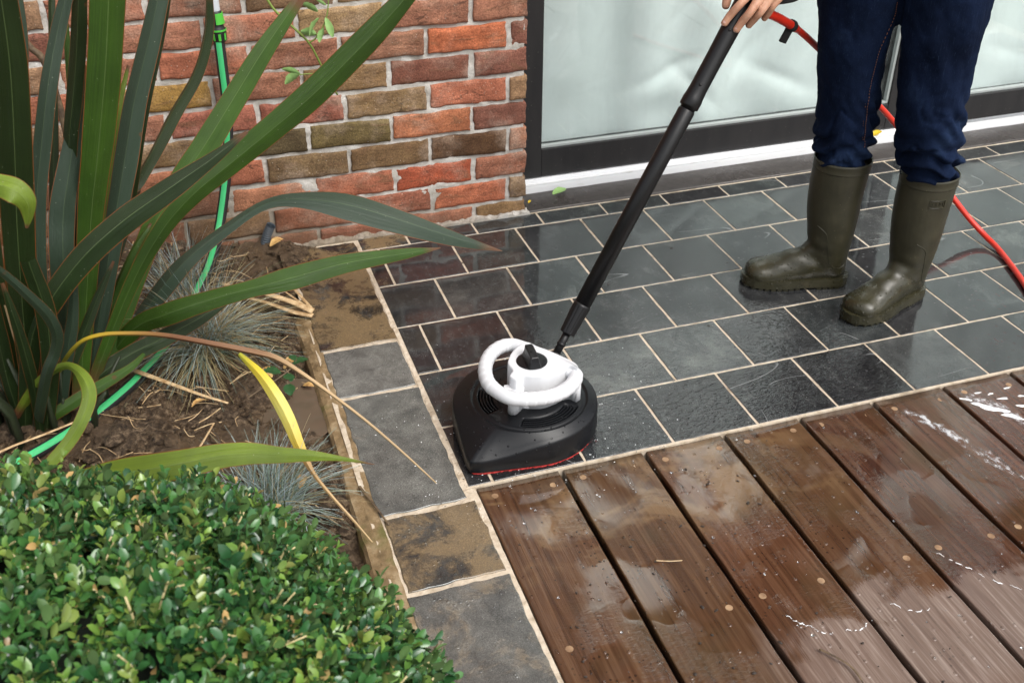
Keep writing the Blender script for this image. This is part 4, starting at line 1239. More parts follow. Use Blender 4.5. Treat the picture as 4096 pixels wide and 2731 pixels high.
def hedge_leaves():
    rng = np.random.default_rng(92)
    ns = 8600
    a = rng.uniform(0, 2 * math.pi, ns)
    rr = HR * np.sqrt(rng.random(ns)) ** 0.8
    k = hedge_r(a)
    x, y = HC[0] + rr * k * np.cos(a), HC[1] + rr * k * np.sin(a)
    z = hedge_z(rr) + 0.024 * fbm(x * 12, y * 12, seed=93, octaves=3)
    side = rng.random(ns) < 0.28          # upright flanks
    z = np.where(side, rng.uniform(0.02, HT, ns), z)
    rs = HR * (1 - np.clip(z / HT, 0, 1) ** 2) ** (1 / 3.4)
    x = np.where(side, HC[0] + rs * k * np.cos(a), x)
    y = np.where(side, HC[1] + rs * k * np.sin(a), y)
    keep = y > -1.40
    x, y, z, a, rr, side = (q[keep] for q in (x, y, z, a, rr, side))
    ns = len(x)
    rn = np.where(side, 1.0, (rr / HR) ** 3)
    out = np.stack([np.cos(a) * rn, np.sin(a) * rn, 1.05 - 0.75 * rn], 1)
    out /= np.linalg.norm(out, axis=1)[:, None]
    pos, axd, nrm, size, tint = [], [], [], [], []
    twigs = []
    for i in range(ns):
        ax = out[i] + rng.normal(0, 0.45, 3)
        ax /= np.linalg.norm(ax)
        u = np.cross(ax, rng.normal(0, 1, 3))
        u /= np.linalg.norm(u)
        v = np.cross(ax, u)
        L = rng.uniform(0.026, 0.050)
        base = np.array([x[i], y[i], z[i]]) - out[i] * (0.012 + 0.046 * rng.random())
        sprig_s = rng.uniform(0.72, 1.22)
        depth_t = rng.normal(0.44, 0.15)
        young = rng.random() < 0.2
        yel = rng.random() < 0.07
        for s in range(5):
            f = s / 4
            for sg in (1, -1):
                th = (s % 2) * math.pi / 2 + rng.normal(0, 0.3)
                rad = sg * (math.cos(th) * u + math.sin(th) * v)
                d = rad * (1.0 - 0.45 * f) + ax * (0.45 + 0.6 * f) + rng.normal(0, 0.18, 3)
                d /= np.linalg.norm(d)
                nn = ax - d * np.dot(ax, d) + rng.normal(0, 0.22, 3)
                pos.append(base + ax * L * f)
                axd.append(d)
                nrm.append(nn)
                size.append(sprig_s * rng.uniform(0.015, 0.0238) * (1 - 0.25 * f * (1 if young else 0)))
                t = depth_t + rng.normal(0, 0.09) + (0.22 if young else 0)
                if yel: t = rng.uniform(0.72, 0.93)
                if rng.random() < 0.014: t = 1.0
                tint.append(min(max(t, 0.0), 1.0))
        if rng.random() < 0.2: twigs.append((base, base + ax * (L + rng.uniform(-0.004, 0.009))))
    pos, axd, nrm = np.array(pos), np.array(axd), np.array(nrm)
    yv = np.cross(nrm, axd)
    yv /= np.linalg.norm(yv, axis=1)[:, None]
    zv = np.cross(axd, yv)
    return pos, axd, yv, zv, np.array(size), np.array(tint), twigs
hp, hx, hy, hz, hsz, htn, htw = hedge_leaves()
# the 300 leaves that show largest: nearest to the camera among those on the outside
cpos = np.array([-0.5369, -1.7306, 1.3897])
fw = -np.array(CAM_BACK)
rel = hp + hx * (hsz[:, None] * 0.5) - cpos
dep = rel @ fw
sx, sy = (rel @ np.array(CAM_RIGHT)) / dep, (rel @ np.array(CAM_UP)) / dep
rad = np.hypot(hp[:, 0] - HC[0], hp[:, 1] - HC[1])
inside = hedge_z(rad / 1.02) + 0.02 - hp[:, 2]
vis = (np.abs(sx) < 0.485) & (np.abs(sy) < 0.325) & (inside < 0.028)
facing = np.abs(np.einsum('ij,ij->i', hz, -rel / np.linalg.norm(rel, axis=1)[:, None]))
score = np.where(vis, hsz * hsz * facing / dep ** 2, 0)
pick = np.argsort(-score)[:300]
rest = np.ones(len(hp), bool)
rest[pick] = False
def leaf_verts(idx):
    s = hsz[idx][:, None, None]
    lx = (bl_x * 1.0)[None, :, None]
    ly = (bl_y * 0.33)[None, :, None]
    lz = (bl_z * 0.75)[None, :, None]
    return hp[idx][:, None, :] + s * (lx * hx[idx][:, None, :] + ly * hy[idx][:, None, :] + lz * hz[idx][:, None, :])
ri = np.nonzero(rest)[0]
Vr = leaf_verts(ri).reshape(-1, 3)
Fr = (np.arange(len(ri))[:, None, None] * NB + BLF[None]).reshape(-1, 3)
me = bpy.data.meshes.new('leaves')
me.vertices.add(len(Vr))
me.vertices.foreach_set('co', Vr.ravel())
me.loops.add(len(Fr) * 3)
me.loops.foreach_set('vertex_index', Fr.ravel())
me.polygons.add(len(Fr))
me.polygons.foreach_set('loop_start', np.arange(len(Fr)) * 3)
me.polygons.foreach_set('loop_total', np.full(len(Fr), 3))
me.update(calc_edges=True)
me.polygons.foreach_set('use_smooth', [True] * len(me.polygons))
set_tint(me, np.repeat(htn[ri], NB))
o = child_world(link('leaves', me, box_leaf_mat), hedge)
o['kind'] = 'stuff'
variants = []
for t in (0.22, 0.36, 0.46, 0.58, 0.72, 0.88):
    mv = mesh_from('leaf', np.stack([bl_x, bl_y * 0.33, bl_z * 0.75], 1), BLF, True)
    set_tint(mv, [t] * NB)
    mv.materials.append(box_leaf_mat)
    variants.append((t, mv))
for i in pick:
    t, mv = min(variants, key=lambda q: abs(q[0] - htn[i]))
    o = link('leaf', mv)
    o.parent = hedge
    s = hsz[i]
    o.matrix_basis = Matrix.Translation(-Vector(hedge.location)) @ Matrix(((hx[i][0] * s, hy[i][0] * s, hz[i][0] * s, hp[i][0]), (hx[i][1] * s, hy[i][1] * s, hz[i][1] * s, hp[i][1]), (hx[i][2] * s, hy[i][2] * s, hz[i][2] * s, hp[i][2]), (0, 0, 0, 1)))
# twigs, cut ends and the woody inside
def twig_vf():
    out = []
    for a, b2 in htw:
        out.append(tube([a, b2], [0.0014, 0.0015], 4))
    for i in range(60):
        an = RNG.uniform(0, 6.28)
        r = HR * 0.8 * math.sqrt(RNG.random())
        out.append(tube([(HC[0] + 0.3 * r * math.cos(an), HC[1] + 0.3 * r * math.sin(an), -0.02), (HC[0] + r * math.cos(an), HC[1] + r * math.sin(an), 0.9 * float(hedge_z(r)) - 0.03)], [0.006, 0.002], 5))
    return join(*out)
o = child_world(build('twigs', twig_vf(), mat_straw('box_twig', (0.30, 0.26, 0.09), (0.66, 0.55, 0.30))), hedge)
o['kind'] = 'stuff'
def hull_vf():  # solid mound below the leaves; the hedge's inner shade is its near-black colour
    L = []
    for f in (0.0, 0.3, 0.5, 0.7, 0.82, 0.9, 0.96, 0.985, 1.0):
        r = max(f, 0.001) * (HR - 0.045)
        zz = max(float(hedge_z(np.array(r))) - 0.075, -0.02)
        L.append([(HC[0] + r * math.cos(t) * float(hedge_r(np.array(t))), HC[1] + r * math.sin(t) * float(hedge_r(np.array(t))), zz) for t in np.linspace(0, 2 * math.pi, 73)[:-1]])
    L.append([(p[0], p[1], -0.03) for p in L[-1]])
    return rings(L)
child_world(build('inner_shade_hull', hull_vf(), simple('painted_inner_shade', (0.006, 0.011, 0.005), 0.9), None, True), hedge)

# ------------------------------------------------------------------ garden hose and tap
hose = tag(empty('garden_hose', (-0.83, 0.22, 0.0)), 'green and black garden hose hanging down the brick wall and running under the flax', 'hose')
HP = [(-0.405, 0.874, 0.632), (-0.406, 0.872, 0.617), (-0.408, 0.868, 0.539), (-0.412, 0.862, 0.432), (-0.427, 0.852, 0.322), (-0.451, 0.838, 0.222), (-0.484, 0.800, 0.128), (-0.520, 0.695, 0.095),
      (-0.562, 0.609, 0.072), (-0.602, 0.528, 0.048), (-0.639, 0.464, 0.032), (-0.688, 0.392, 0.026), (-0.747, 0.309, 0.025), (-0.828, 0.221, 0.025), (-0.93, 0.14, 0.025), (-1.10, 0.05, 0.025), (-1.5, 0.0, 0.03), (-2.0, -0.1, 0.03), (-2.9, -0.2, 0.03)]
P = catmull(HP, 230)
def sector_tube(P, r, a0, a1, seg, grow):
    """strip of a tube's wall around the direction that faces the open garden (up and to -y)"""
    T, N, B = frames(P)
    V, F = [], []
    ref = np.array([-0.15, -0.75, 0.65])
    ang = np.linspace(a0, a1, seg)
    for i in range(len(P)):
        d = ref - T[i] * np.dot(ref, T[i])
        d /= np.linalg.norm(d)
        e = np.cross(T[i], d)
        for a in ang: V.append(P[i] + (d * math.cos(a) + e * math.sin(a)) * (r + grow))
    for i in range(len(P) - 1):
        for k in range(seg - 1):
            a = i * seg + k
            F.append((a, a + 1, a + seg + 1, a + seg))
    return V, F
child_world(build('hose_body', tube(P, 0.013, 16), M['hose_black'], None, True), hose)
child_world(build('green_stripe', sector_tube(P, 0.013, -0.52, 0.52, 9, 0.0003), M['hose_green'], None, True), hose)
con = child_world(build('connector', tube([(-0.405, 0.874, 0.595), (-0.405, 0.874, 0.598), (-0.405, 0.874, 0.622), (-0.405, 0.874, 0.625), (-0.405, 0.874, 0.629), (-0.405, 0.874, 0.637), (-0.405, 0.874, 0.664), (-0.405, 0.874, 0.668)],
          [0.0155, 0.0175, 0.0190, 0.0190, 0.0150, 0.0150, 0.0145, 0.0125], 24), M['clip_black'], None, True), hose)
def collar(z0, z1, r0, r1, a0=0, a1=2 * math.pi, seg=24):
    V, F = [], []
    ang = np.linspace(a0, a1, seg)
    for z, r in ((z0, r0 - 0.002), (z0, r0), (z1, r1), (z1, r1 - 0.002)):
        for a in ang: V.append((-0.405 + r * math.cos(a), 0.874 + r * math.sin(a), z))
    for i in range(3):
        for k in range(seg - 1):
            a = i * seg + k
            F.append((a, a + 1, a + seg + 1, a + seg))
    return V, F
for c in (collar(0.6215, 0.6255, 0.0198, 0.0198), collar(0.6385, 0.6635, 0.0185, 0.0160, -1.75, 2.6)):
    o = build('green_collar', c, M['clip_green'], con)
for a in (-2.3, -1.55, -0.75, 0.0, 0.8):
    o = build('grip_pad', collar(0.600, 0.6165, 0.0185, 0.0194, a - 0.16, a + 0.16, 6), M['clip_green'], con)
tp = catmull([(-0.405, 0.874, 0.665), (-0.405, 0.874, 0.70), (-0.405, 0.876, 0.76), (-0.405, 0.90, 0.80), (-0.405, 0.96, 0.81)], 24)
tap = tag(build('water_tap', join(tube(tp, 0.0118, 18), tube([(-0.405, 0.885, 0.795), (-0.405, 0.885, 0.835)], 0.006, 10), bevbox(-0.435, -0.375, 0.880, 0.890, 0.835, 0.845, 0.003)), M['pipe'], None, True), 'grey outdoor tap spout on the brick wall, above the green hose connector', 'tap')

# corrugated conduit stub by the wall
cp = np.array([(-0.372, 0.893, 0.0), (-0.366, 0.893, 0.03), (-0.355, 0.889, 0.062), (-0.343, 0.884, 0.088)])
P = catmull(cp, 60)
rad_c = [0.0112 + (0.0014 if (i // 2) % 2 else 0.0) for i in range(60)]
cond = build('conduit', join(tube(P, rad_c, 16, caps=False), tube(P[::-1], 0.0088, 16, caps=False)), M['conduit'], None, False)
tag(cond, 'grey corrugated conduit stub sticking out of the soil by the wall', 'conduit')

# ------------------------------------------------------------------ small plants and litter
def flat_leaf(L, W, curl, seed, serr=0.0, n=9):
    rng = np.random.default_rng(seed)
    V, F = [], []
    for i in range(n):
        t = i / (n - 1)
        w = W * (math.sin(math.pi * min(t * 0.93 + 0.04, 1)) ** 0.8) * (1 + serr * (1 if i % 2 else -1))
        z = curl * math.sin(t * 2.6) * L
        for s in (-1, -0.5, 0, 0.5, 1):
            V.append((t * L, s * w / 2, z + abs(s) * w * 0.16 + rng.normal(0, 0.02) * W))
    for i in range(n - 1):
        for k in range(4):
            a = i * 5 + k
            F.append((a, a + 1, a + 6, a + 5))
    return V, F
def place(vf, loc, rot):
    Mx = Matrix.Translation(loc) @ (Matrix.Rotation(rot[2], 4, 'Z') @ Matrix.Rotation(rot[1], 4, 'Y') @ Matrix.Rotation(rot[0], 4, 'X'))
    return [tuple(Mx @ Vector(q)) for q in vf[0]], vf[1]

rose = tag(empty('rose_shoot', (-0.2, 0.86, 0.5)), 'thin green rose shoot with pale leaves in front of the upper bricks', 'plant')
rp = catmull([(-0.33, 0.875, 0.79), (-0.285, 0.86, 0.692), (-0.265, 0.855, 0.657), (-0.219, 0.85, 0.606), (-0.195, 0.85, 0.575), (-0.178, 0.855, 0.535), (-0.15, 0.875, 0.46), (-0.13, 0.905, 0.42)], 50)
rs_ = child_world(build('stem', tube(rp, np.linspace(0.0032, 0.0024, 50), 8), M['stem'], None, True), rose)
rb = catmull([(-0.196, 0.850, 0.577), (-0.178, 0.842, 0.592), (-0.158, 0.836, 0.622), (-0.146, 0.835, 0.655), (-0.138, 0.84, 0.70)], 24)
child_world(build('side_shoot', tube(rb, np.linspace(0.0022, 0.0014, 24), 6), M['stem'], None, True), rose)
for k, (l, r, L, W) in enumerate([((-0.168, 0.834, 0.640), (0.9, 0.9, 3.6), 0.050, 0.034), ((-0.178, 0.838, 0.600), (1.2, -0.3, 3.3), 0.040, 0.024), ((-0.170, 0.836, 0.655), (1.0, -0.5, 3.0), 0.042, 0.022),
                                  ((-0.153, 0.834, 0.640), (1.3, 1.3, 6.1), 0.050, 0.018), ((-0.160, 0.834, 0.615), (1.3, 1.2, 3.4), 0.036, 0.020), ((-0.148, 0.835, 0.668), (1.2, -0.6, 3.2), 0.028, 0.009)]):
    child_world(build('leaflet', place(flat_leaf(L, W, 0.06, 20 + k, 0.04, 11), l, r), M['rose'], None, True), rose)
rose2 = tag(empty('rose_sprig', (-0.23, 0.86, 0.48)), 'two small pale rose leaflets peeking out left of the long flax leaf', 'plant')
child_world(build('stem', tube(catmull([(-0.13, 0.905, 0.47), (-0.19, 0.87, 0.493), (-0.228, 0.858, 0.499)], 14), 0.0014, 6), M['stem'], None, True), rose2)
for k, (l, r, L, W) in enumerate([((-0.228, 0.858, 0.499), (1.1, 0.5, 3.3), 0.042, 0.032), ((-0.225, 0.858, 0.500), (1.2, -0.35, 3.1), 0.046, 0.018)]):
    child_world(build('leaflet', place(flat_leaf(L, W, 0.08, 40 + k, 0.04, 11), l, r), M['rose'], None, True), rose2)

def ground_z(x, y): return float(soil_height(np.array(x), np.array(y)))
sp = tag(empty('nettle_sprout', (-0.43, 0.25, -0.01)), 'small dark green seedling with toothed leaves over the muddy puddle', 'plant')
child_world(build('stem', tube(catmull([(-0.50, 0.23, 0.0), (-0.455, 0.243, 0.016), (-0.42, 0.25, 0.028), (-0.385, 0.272, 0.036), (-0.372, 0.285, 0.045)], 20), 0.0016, 6), M['twig'], None, True), sp)
child_world(build('stem', tube([(-0.405, 0.258, 0.03), (-0.402, 0.240, 0.030), (-0.402, 0.222, 0.022)], 0.0011, 6), M['twig'], None, True), sp)
for k, (l, r, L, W) in enumerate([((-0.412, 0.258, 0.034), (0.1, -0.15, 2.9), 0.040, 0.034), ((-0.405, 0.250, 0.034), (0.1, 0.1, 5.2), 0.022, 0.020), ((-0.380, 0.275, 0.042), (-0.1, 0.0, 0.2), 0.034, 0.028), ((-0.376, 0.282, 0.044), (0.2, -0.2, 2.0), 0.022, 0.02),
                                  ((-0.402, 0.225, 0.025), (0.0, 0.2, 4.7), 0.036, 0.026), ((-0.396, 0.232, 0.026), (0.2, -0.3, 1.2), 0.020, 0.015)]):
    child_world(build('leaflet', place(flat_leaf(L, W, 0.05, 60 + k, 0.12, 13), l, r), M['dark_leaf'], None, True), sp)

st = build('dead_branch', tube(catmull([(-0.99, 0.80, 0.90), (-0.87, 0.80, 0.725), (-0.838, 0.80, 0.679), (-0.815, 0.80, 0.642), (-0.79, 0.80, 0.58), (-0.78, 0.78, 0.3), (-0.78, 0.77, 0.0)], 30), np.linspace(0.006, 0.009, 30), 8), M['twig'], None, True)
tag(st, 'brown bare stick leaning at the wall behind the leftmost flax leaves', 'stick')

def stalk(label, pts, r0, r1, name='dry_stalk', mat='straw', cat='stalk', ripple=0.15):
    P = catmull(pts, 26)
    rr = np.linspace(r0, r1, 26)
    return tag(build(name, tube(P, np.stack([rr, rr * 0.45], 1), 8), M[mat], None, True), label, cat, None)
stalk('thick straw coloured dead stalk bent sharply at the muddy slab, upper one of two', [(-0.50, 0.675, 0.05), (-0.42, 0.62, 0.045), (-0.345, 0.56, 0.035), (-0.297, 0.528, 0.016)], 0.006, 0.011)
stalk('brownish dead stalk lying just below the pale bent stalk at the slab', [(-0.48, 0.655, 0.025), (-0.41, 0.605, 0.022), (-0.345, 0.545, 0.014), (-0.30, 0.518, 0.010)], 0.004, 0.009)
stalk('thin forked straw stem rising from the bent stalk towards the long leaf tip', [(-0.298, 0.53, 0.02), (-0.313, 0.581, 0.025), (-0.338, 0.668, 0.03), (-0.36, 0.72, 0.03)], 0.005, 0.003)
stalk('short straw stem leaning beside the forked stem at the muddy slab', [(-0.302, 0.535, 0.018), (-0.330, 0.59, 0.022), (-0.362, 0.66, 0.024)], 0.004, 0.0025)
stalk('flat straw blade lying in front of the large grass tuft', [(-0.72, 0.355, 0.045), (-0.66, 0.30, 0.04), (-0.59, 0.24, 0.03), (-0.535, 0.20, 0.022)], 0.007, 0.003)
stalk('long brown dead stem lying at the left foot of the flax plant', [(-1.1, 0.08, 0.02), (-0.993, 0.146, 0.04), (-0.895, 0.179, 0.045), (-0.79, 0.245, 0.03)], 0.004, 0.003)
stalk('pale straw bit standing in the crumbly soil below the green hose', [(-0.625, 0.06, 0.0), (-0.595, 0.09, 0.02), (-0.57, 0.125, 0.032)], 0.003, 0.002)
stalk('dark brown twig lying along the mortar kerb', [(-0.318, -0.135, 0.004), (-0.306, -0.185, 0.007), (-0.287, -0.262, 0.006)], 0.0035, 0.002, 'twig', 'twig', 'twig')
stalk('curved thin twig lying on the grey boards at the bottom edge', [(0.325, -0.772, 0.002), (0.337, -0.791, 0.004), (0.354, -0.821, 0.003), (0.353, -0.86, 0.003), (0.345, -0.90, 0.003)], 0.0022, 0.0014, 'twig', 'twig', 'twig')
stalk('tiny straw lying across the second deck board', [(0.155, -0.50, 0.0), (0.178, -0.51, 0.001), (0.20, -0.515, 0.0005)], 0.0014, 0.001)

def litter(name, label, loc, rz, L, W, mat, curl=0.12, seed=0, cat='leaf'):
    return tag(build(name, place(flat_leaf(L, W, curl, seed), loc, (0.1, -0.1, rz)), M[mat], None, True), label, cat)
litter('dry_leaf', 'orange brown dry leaf on the soil below the conduit stub', (-0.355, 0.862, 0.036), 0.4, 0.042, 0.026, 'dry', 0.2, 1)
litter('dry_leaf', 'pale tan dry leaf on the dark tile under the drooping leaf tip', (0.055, 0.838, 0.002), 0.1, 0.045, 0.022, 'dry', 0.05, 2)
litter('dry_leaf', 'crumpled yellow dry leaf left of the small seedling', (-0.43, 0.305, -0.004), 2.1, 0.035, 0.024, 'dry', 0.3, 3)
litter('dry_leaf', 'curled ochre dry leaf behind the small seedling', (-0.40, 0.325, 0.0), 0.5, 0.04, 0.022, 'dry', 0.3, 4)
litter('dry_leaf', 'golden dry scrap beside the kerb right of the seedling', (-0.368, 0.262, -0.012), 5.6, 0.03, 0.015, 'dry', 0.2, 5)
litter('dry_leaf', 'pale papery leaf at the lower end of the large grass tuft', (-0.575, 0.225, 0.02), 3.8, 0.045, 0.016, 'dry', 0.25, 6)
litter('dry_leaf', 'small tan leaf among the silvery grass behind the hedge', (-0.43, -0.11, 0.01), 1.2, 0.034, 0.02, 'dry', 0.2, 7)
litter('green_leaf', 'torn fresh green leaf on the dark sill in front of the white track', (0.505, 0.990, 0.0055), 0.25, 0.05, 0.030, 'rose', 0.04, 8)
litter('yellow_leaf', 'yellow fallen leaf on the white door track between the legs', (1.655, 1.030, 0.030), 0.3, 0.045, 0.024, 'yellow', 0.1, 9)
litter('dry_leaf', 'tiny yellow scrap on the dark sill beside the wall corner', (0.415, 0.955, 0.0055), 0.8, 0.016, 0.008, 'yellow', 0.1, 10)

# crumbs, grit and drops on the paving and the boards
def crumbs_vf(n, seed, xr, yr, s0, s1, z, flat, zone=None):
    rng = np.random.default_rng(seed)
    V, F = [], []
    bm = bmesh.new()
    bmesh.ops.create_icosphere(bm, subdivisions=1, radius=1.0)
    bv = np.array([q.co[:] for q in bm.verts])
    bf = [[q.index for q in fc.verts] for fc in bm.faces]
    bm.free()
    c = 0
    while c < n:
        x, y = rng.uniform(*xr), rng.uniform(*yr)
        if zone and rng.random() > zone(x, y): 
            c += 1
            continue
        s = s0 + (s1 - s0) * rng.random() ** 3
        a = rng.uniform(0, 6.28)
        d = bv * (1 + rng.uniform(-0.25, 0.25, (len(bv), 1))) * np.array([s * rng.uniform(1, 2.0), s, s * flat])
        cs, sn = math.cos(a), math.sin(a)
        b0 = len(V)
        V.extend((p[0] * cs - p[1] * sn + x, p[0] * sn + p[1] * cs + y, p[2] + z + s * flat * 0.4) for p in d)
        F.extend(tuple(q + b0 for q in fc) for fc in bf)
        c += 1
    return V, F
tag(build('dirt_crumbs', join(crumbs_vf(200, 3, (-0.09, 0.5), (-0.9, -0.3), 0.0005, 0.0030, -0.003, 0.5), crumbs_vf(90, 4, (-0.30, 0.9), (-0.85, 0.8), 0.0006, 0.003, 0.0, 0.5)), M['crumb']), 'dark crumbs of dirt sprinkled over the boards and slabs', 'dirt', kind='stuff')
drop = simple('water_drop', (0.95, 0.97, 0.97), 0.02, Transmission_Weight=1.0, IOR=1.33)
def near_head(x, y):
    return math.exp(-(((x - 0.06) ** 2 + (y + 0.04) ** 2) / 0.11))
tag(build('water_drops', join(crumbs_vf(900, 6, (-0.25, 0.7), (-0.4, 0.4), 0.0005, 0.0023, 0.0003, 0.45, near_head), crumbs_vf(160, 7, (-0.09, 1.2), (-0.9, -0.22), 0.0006, 0.0030, -0.0030, 0.45)), drop, None, True), 'splashed water drops around the cleaning head and on the boards', 'water', kind='stuff')

# foam: thin bubbly patches drifting on the boards
def foam_vf():
    out = []
    rng = np.random.default_rng(14)
    def blob(x, y, a, b2, ang, h=0.0012):
        V = [(0, 0, h)]
        n = 18
        for ring, rr in ((0.75, 0.8), (1.0, 0.0)):
            for k in range(n):
                t = 2 * math.pi * k / n
                w = ring * (1 + 0.22 * math.sin(3 * t + x * 90) + 0.16 * math.sin(5 * t + y * 70))
                V.append((a * w * math.cos(t), b2 * w * math.sin(t), h * rr))
        F = [(0, 1 + k, 1 + (k + 1) % n) for k in range(n)] + [(1 + k, 1 + n + k, 1 + n + (k + 1) % n, 1 + (k + 1) % n) for k in range(n)]
        return place((V, F), (x, y, -0.0032), (0, 0, ang))
    for x, y, a, b2, t in [(1.050, -0.305, 0.040, 0.0085, -0.75), (1.075, -0.345, 0.022, 0.007, -0.8), (1.02, -0.262, 0.014, 0.0035, -0.6), (1.10, -0.285, 0.012, 0.0035, -0.2), (1.085, -0.262, 0.008, 0.0025, 0.1), (1.12, -0.32, 0.012, 0.004, -0.3),
                           (1.145, -0.29, 0.008, 0.003, -0.3), (1.16, -0.35, 0.014, 0.004, -0.9), (1.20, -0.33, 0.012, 0.0035, -0.3), (1.06, -0.25, 0.008, 0.0022, -0.1), (1.135, -0.255, 0.009, 0.0022, 0.0)]:
        out.append(blob(x, y, a, b2, t))
    # white bubble line along the edge of the water
    def line(pts, n, r):                                     # ragged ribbon of bubbles, thick and thin
        P = catmull([(q[0], q[1]) for q in pts], n * 3)
        T = np.gradient(P, axis=0)
        T /= np.linalg.norm(T, axis=1)[:, None]
        Nn = np.stack([-T[:, 1], T[:, 0]], 1)
        wob = 0.0030 * fbm(np.arange(len(P)) * 0.16, r * 900, seed=15, octaves=3)
        wd = 0.6 * r * np.clip(0.36 + 0.55 * fbm(np.arange(len(P)) * 0.13, r * 700, seed=16, octaves=3), 0.10, 1.0) * np.sin(np.linspace(0.05, 3.1, len(P))) ** 0.4
        V, F = [], []
        for i in range(len(P)):
            c = P[i] + Nn[i] * wob[i]
            for s_, h in ((-1, 0.0), (0, 0.0011), (1, 0.0)):
                V.append((c[0] + Nn[i][0] * wd[i] * s_, c[1] + Nn[i][1] * wd[i] * s_, -0.0030 + h * min(1.0, wd[i] / 0.001)))
        for i in range(len(P) - 1):
            if wd[i] > 0.0002 and wd[i + 1] > 0.0002:
                for k in range(2): F.append((i * 3 + k, i * 3 + k + 1, i * 3 + k + 4, i * 3 + k + 3))
        out.append((V, F))
    line([(0.314, -0.688), (0.335, -0.715), (0.352, -0.737), (0.371, -0.748)], 60, 0.0034)
    line([(0.392, -0.748), (0.42, -0.752), (0.449, -0.742)], 34, 0.0030)
    line([(0.500, -0.720), (0.53, -0.748), (0.560, -0.752)], 26, 0.0026)
    line([(0.655, -0.642), (0.675, -0.672), (0.690, -0.70), (0.712, -0.735), (0.745, -0.765)], 56, 0.0030)
    return join(*out)
tag(build('foam', join(foam_vf(), crumbs_vf(700, 19, (-0.28, 0.40), (-0.32, 0.22), 0.0003, 0.0014, 0.0004, 0.4, near_head)), M['foam'], None, True), 'white soap foam streaks and bubble lines on the wet deck boards, with white specks painted as drop glints around the cleaning head', 'foam', kind='stuff')  # white crumbs by the head: highlights of drops put in as colour

# thin lather film on two boards: patchy soap bubbles over clear water
def mat_film():
    m = bpy.data.materials.new('lather_film')
    m.use_nodes = True
    nt = m.node_tree
    nt.nodes.clear()
    w = wpos(nt)
    uv = nd(nt, 'Attribute', attribute_name='tint').outputs['Fac']
    n = mth(nt, 'ADD', mth(nt, 'MULTIPLY', noise(nt, scl(nt, w, (1.3, 0.8, 1)), 60, 6, 0.75), 0.75), mth(nt, 'MULTIPLY', noise(nt, w, 16, 3), 0.45))
    a = step(nt, mth(nt, 'ADD', n, mth(nt, 'MULTIPLY', uv, 0.40)), 0.93, 1.12)
    t = nd(nt, 'BsdfTransparent')
    d = nd(nt, 'BsdfDiffuse', {'Color': (0.8, 0.81, 0.83, 1)})
    mx = nd(nt, 'MixShader', {0: mth(nt, 'MULTIPLY', a, 0.6)})
    nt.links.new(t.outputs[0], mx.inputs[1])
    nt.links.new(d.outputs[0], mx.inputs[2])
    nt.links.new(mx.outputs[0], nd(nt, 'OutputMaterial').inputs[0])
    return m
film_mat = mat_film()
def film(x0, x1, y0, y1, fn, label):
    gx, gy = np.meshgrid(np.linspace(x0, x1, 30), np.linspace(y0, y1, 60), indexing='ij')
    n, k = gx.shape
    V = np.stack([gx, gy, np.full_like(gx, -0.0024)], -1).reshape(-1, 3)
    I = np.arange(n * k).reshape(n, k)
    F = np.stack([I[:-1, :-1], I[1:, :-1], I[1:, 1:], I[:-1, 1:]], -1).reshape(-1, 4)
    me = mesh_from('lather', V, F, True)
    set_tint(me, fn(gx, gy).ravel())
    return tag(link('lather', me, film_mat), label, 'foam', kind='stuff')
film(0.823, 0.984, -0.62, -0.225, lambda x, y: np.exp(-((x - (0.872 - (y + 0.25) * 0.30)) / 0.036) ** 2) * smooth(-0.62, -0.45, y) * smooth(-0.225, -0.26, y), 'speckled soap lather streak on the fifth full board from the slabs')
film(1.007, 1.167, -0.60, -0.225, lambda x, y: np.exp(-((x - (1.05 - (y + 0.28) * 0.5)) / 0.045) ** 2) * smooth(-0.6, -0.40, y) * smooth(-0.225, -0.26, y), 'speckled soap lather on the board at the right picture edge')
# straw bits and dead roots strewn over the soil
def strands_vf():
    rng = np.random.default_rng(33)
    out = []
    for i in range(260):
        x, y = rng.uniform(-0.95, -0.36), rng.uniform(-0.4, 0.88)
        a, L = rng.uniform(0, 6.28), rng.uniform(0.02, 0.09)
        b2 = a + rng.normal(0, 0.5)
        pts = [(x, y), (x + L * 0.5 * math.cos(a), y + L * 0.5 * math.sin(a)), (x + L * 0.5 * (math.cos(a) + math.cos(b2)), y + L * 0.5 * (math.sin(a) + math.sin(b2)))]
        P = [(px, py, ground_z(px, py) + 0.004 + rng.uniform(0, 0.006)) for px, py in pts if px < -0.35]
        if len(P) == 3: out.append(tube(catmull(P, 7), rng.uniform(0.0005, 0.0013), 5))
    return join(*out)
tag(build('straw_litter', strands_vf(), M['straw']), 'loose straw bits and dead roots strewn over the flower bed soil', 'straw', kind='stuff')

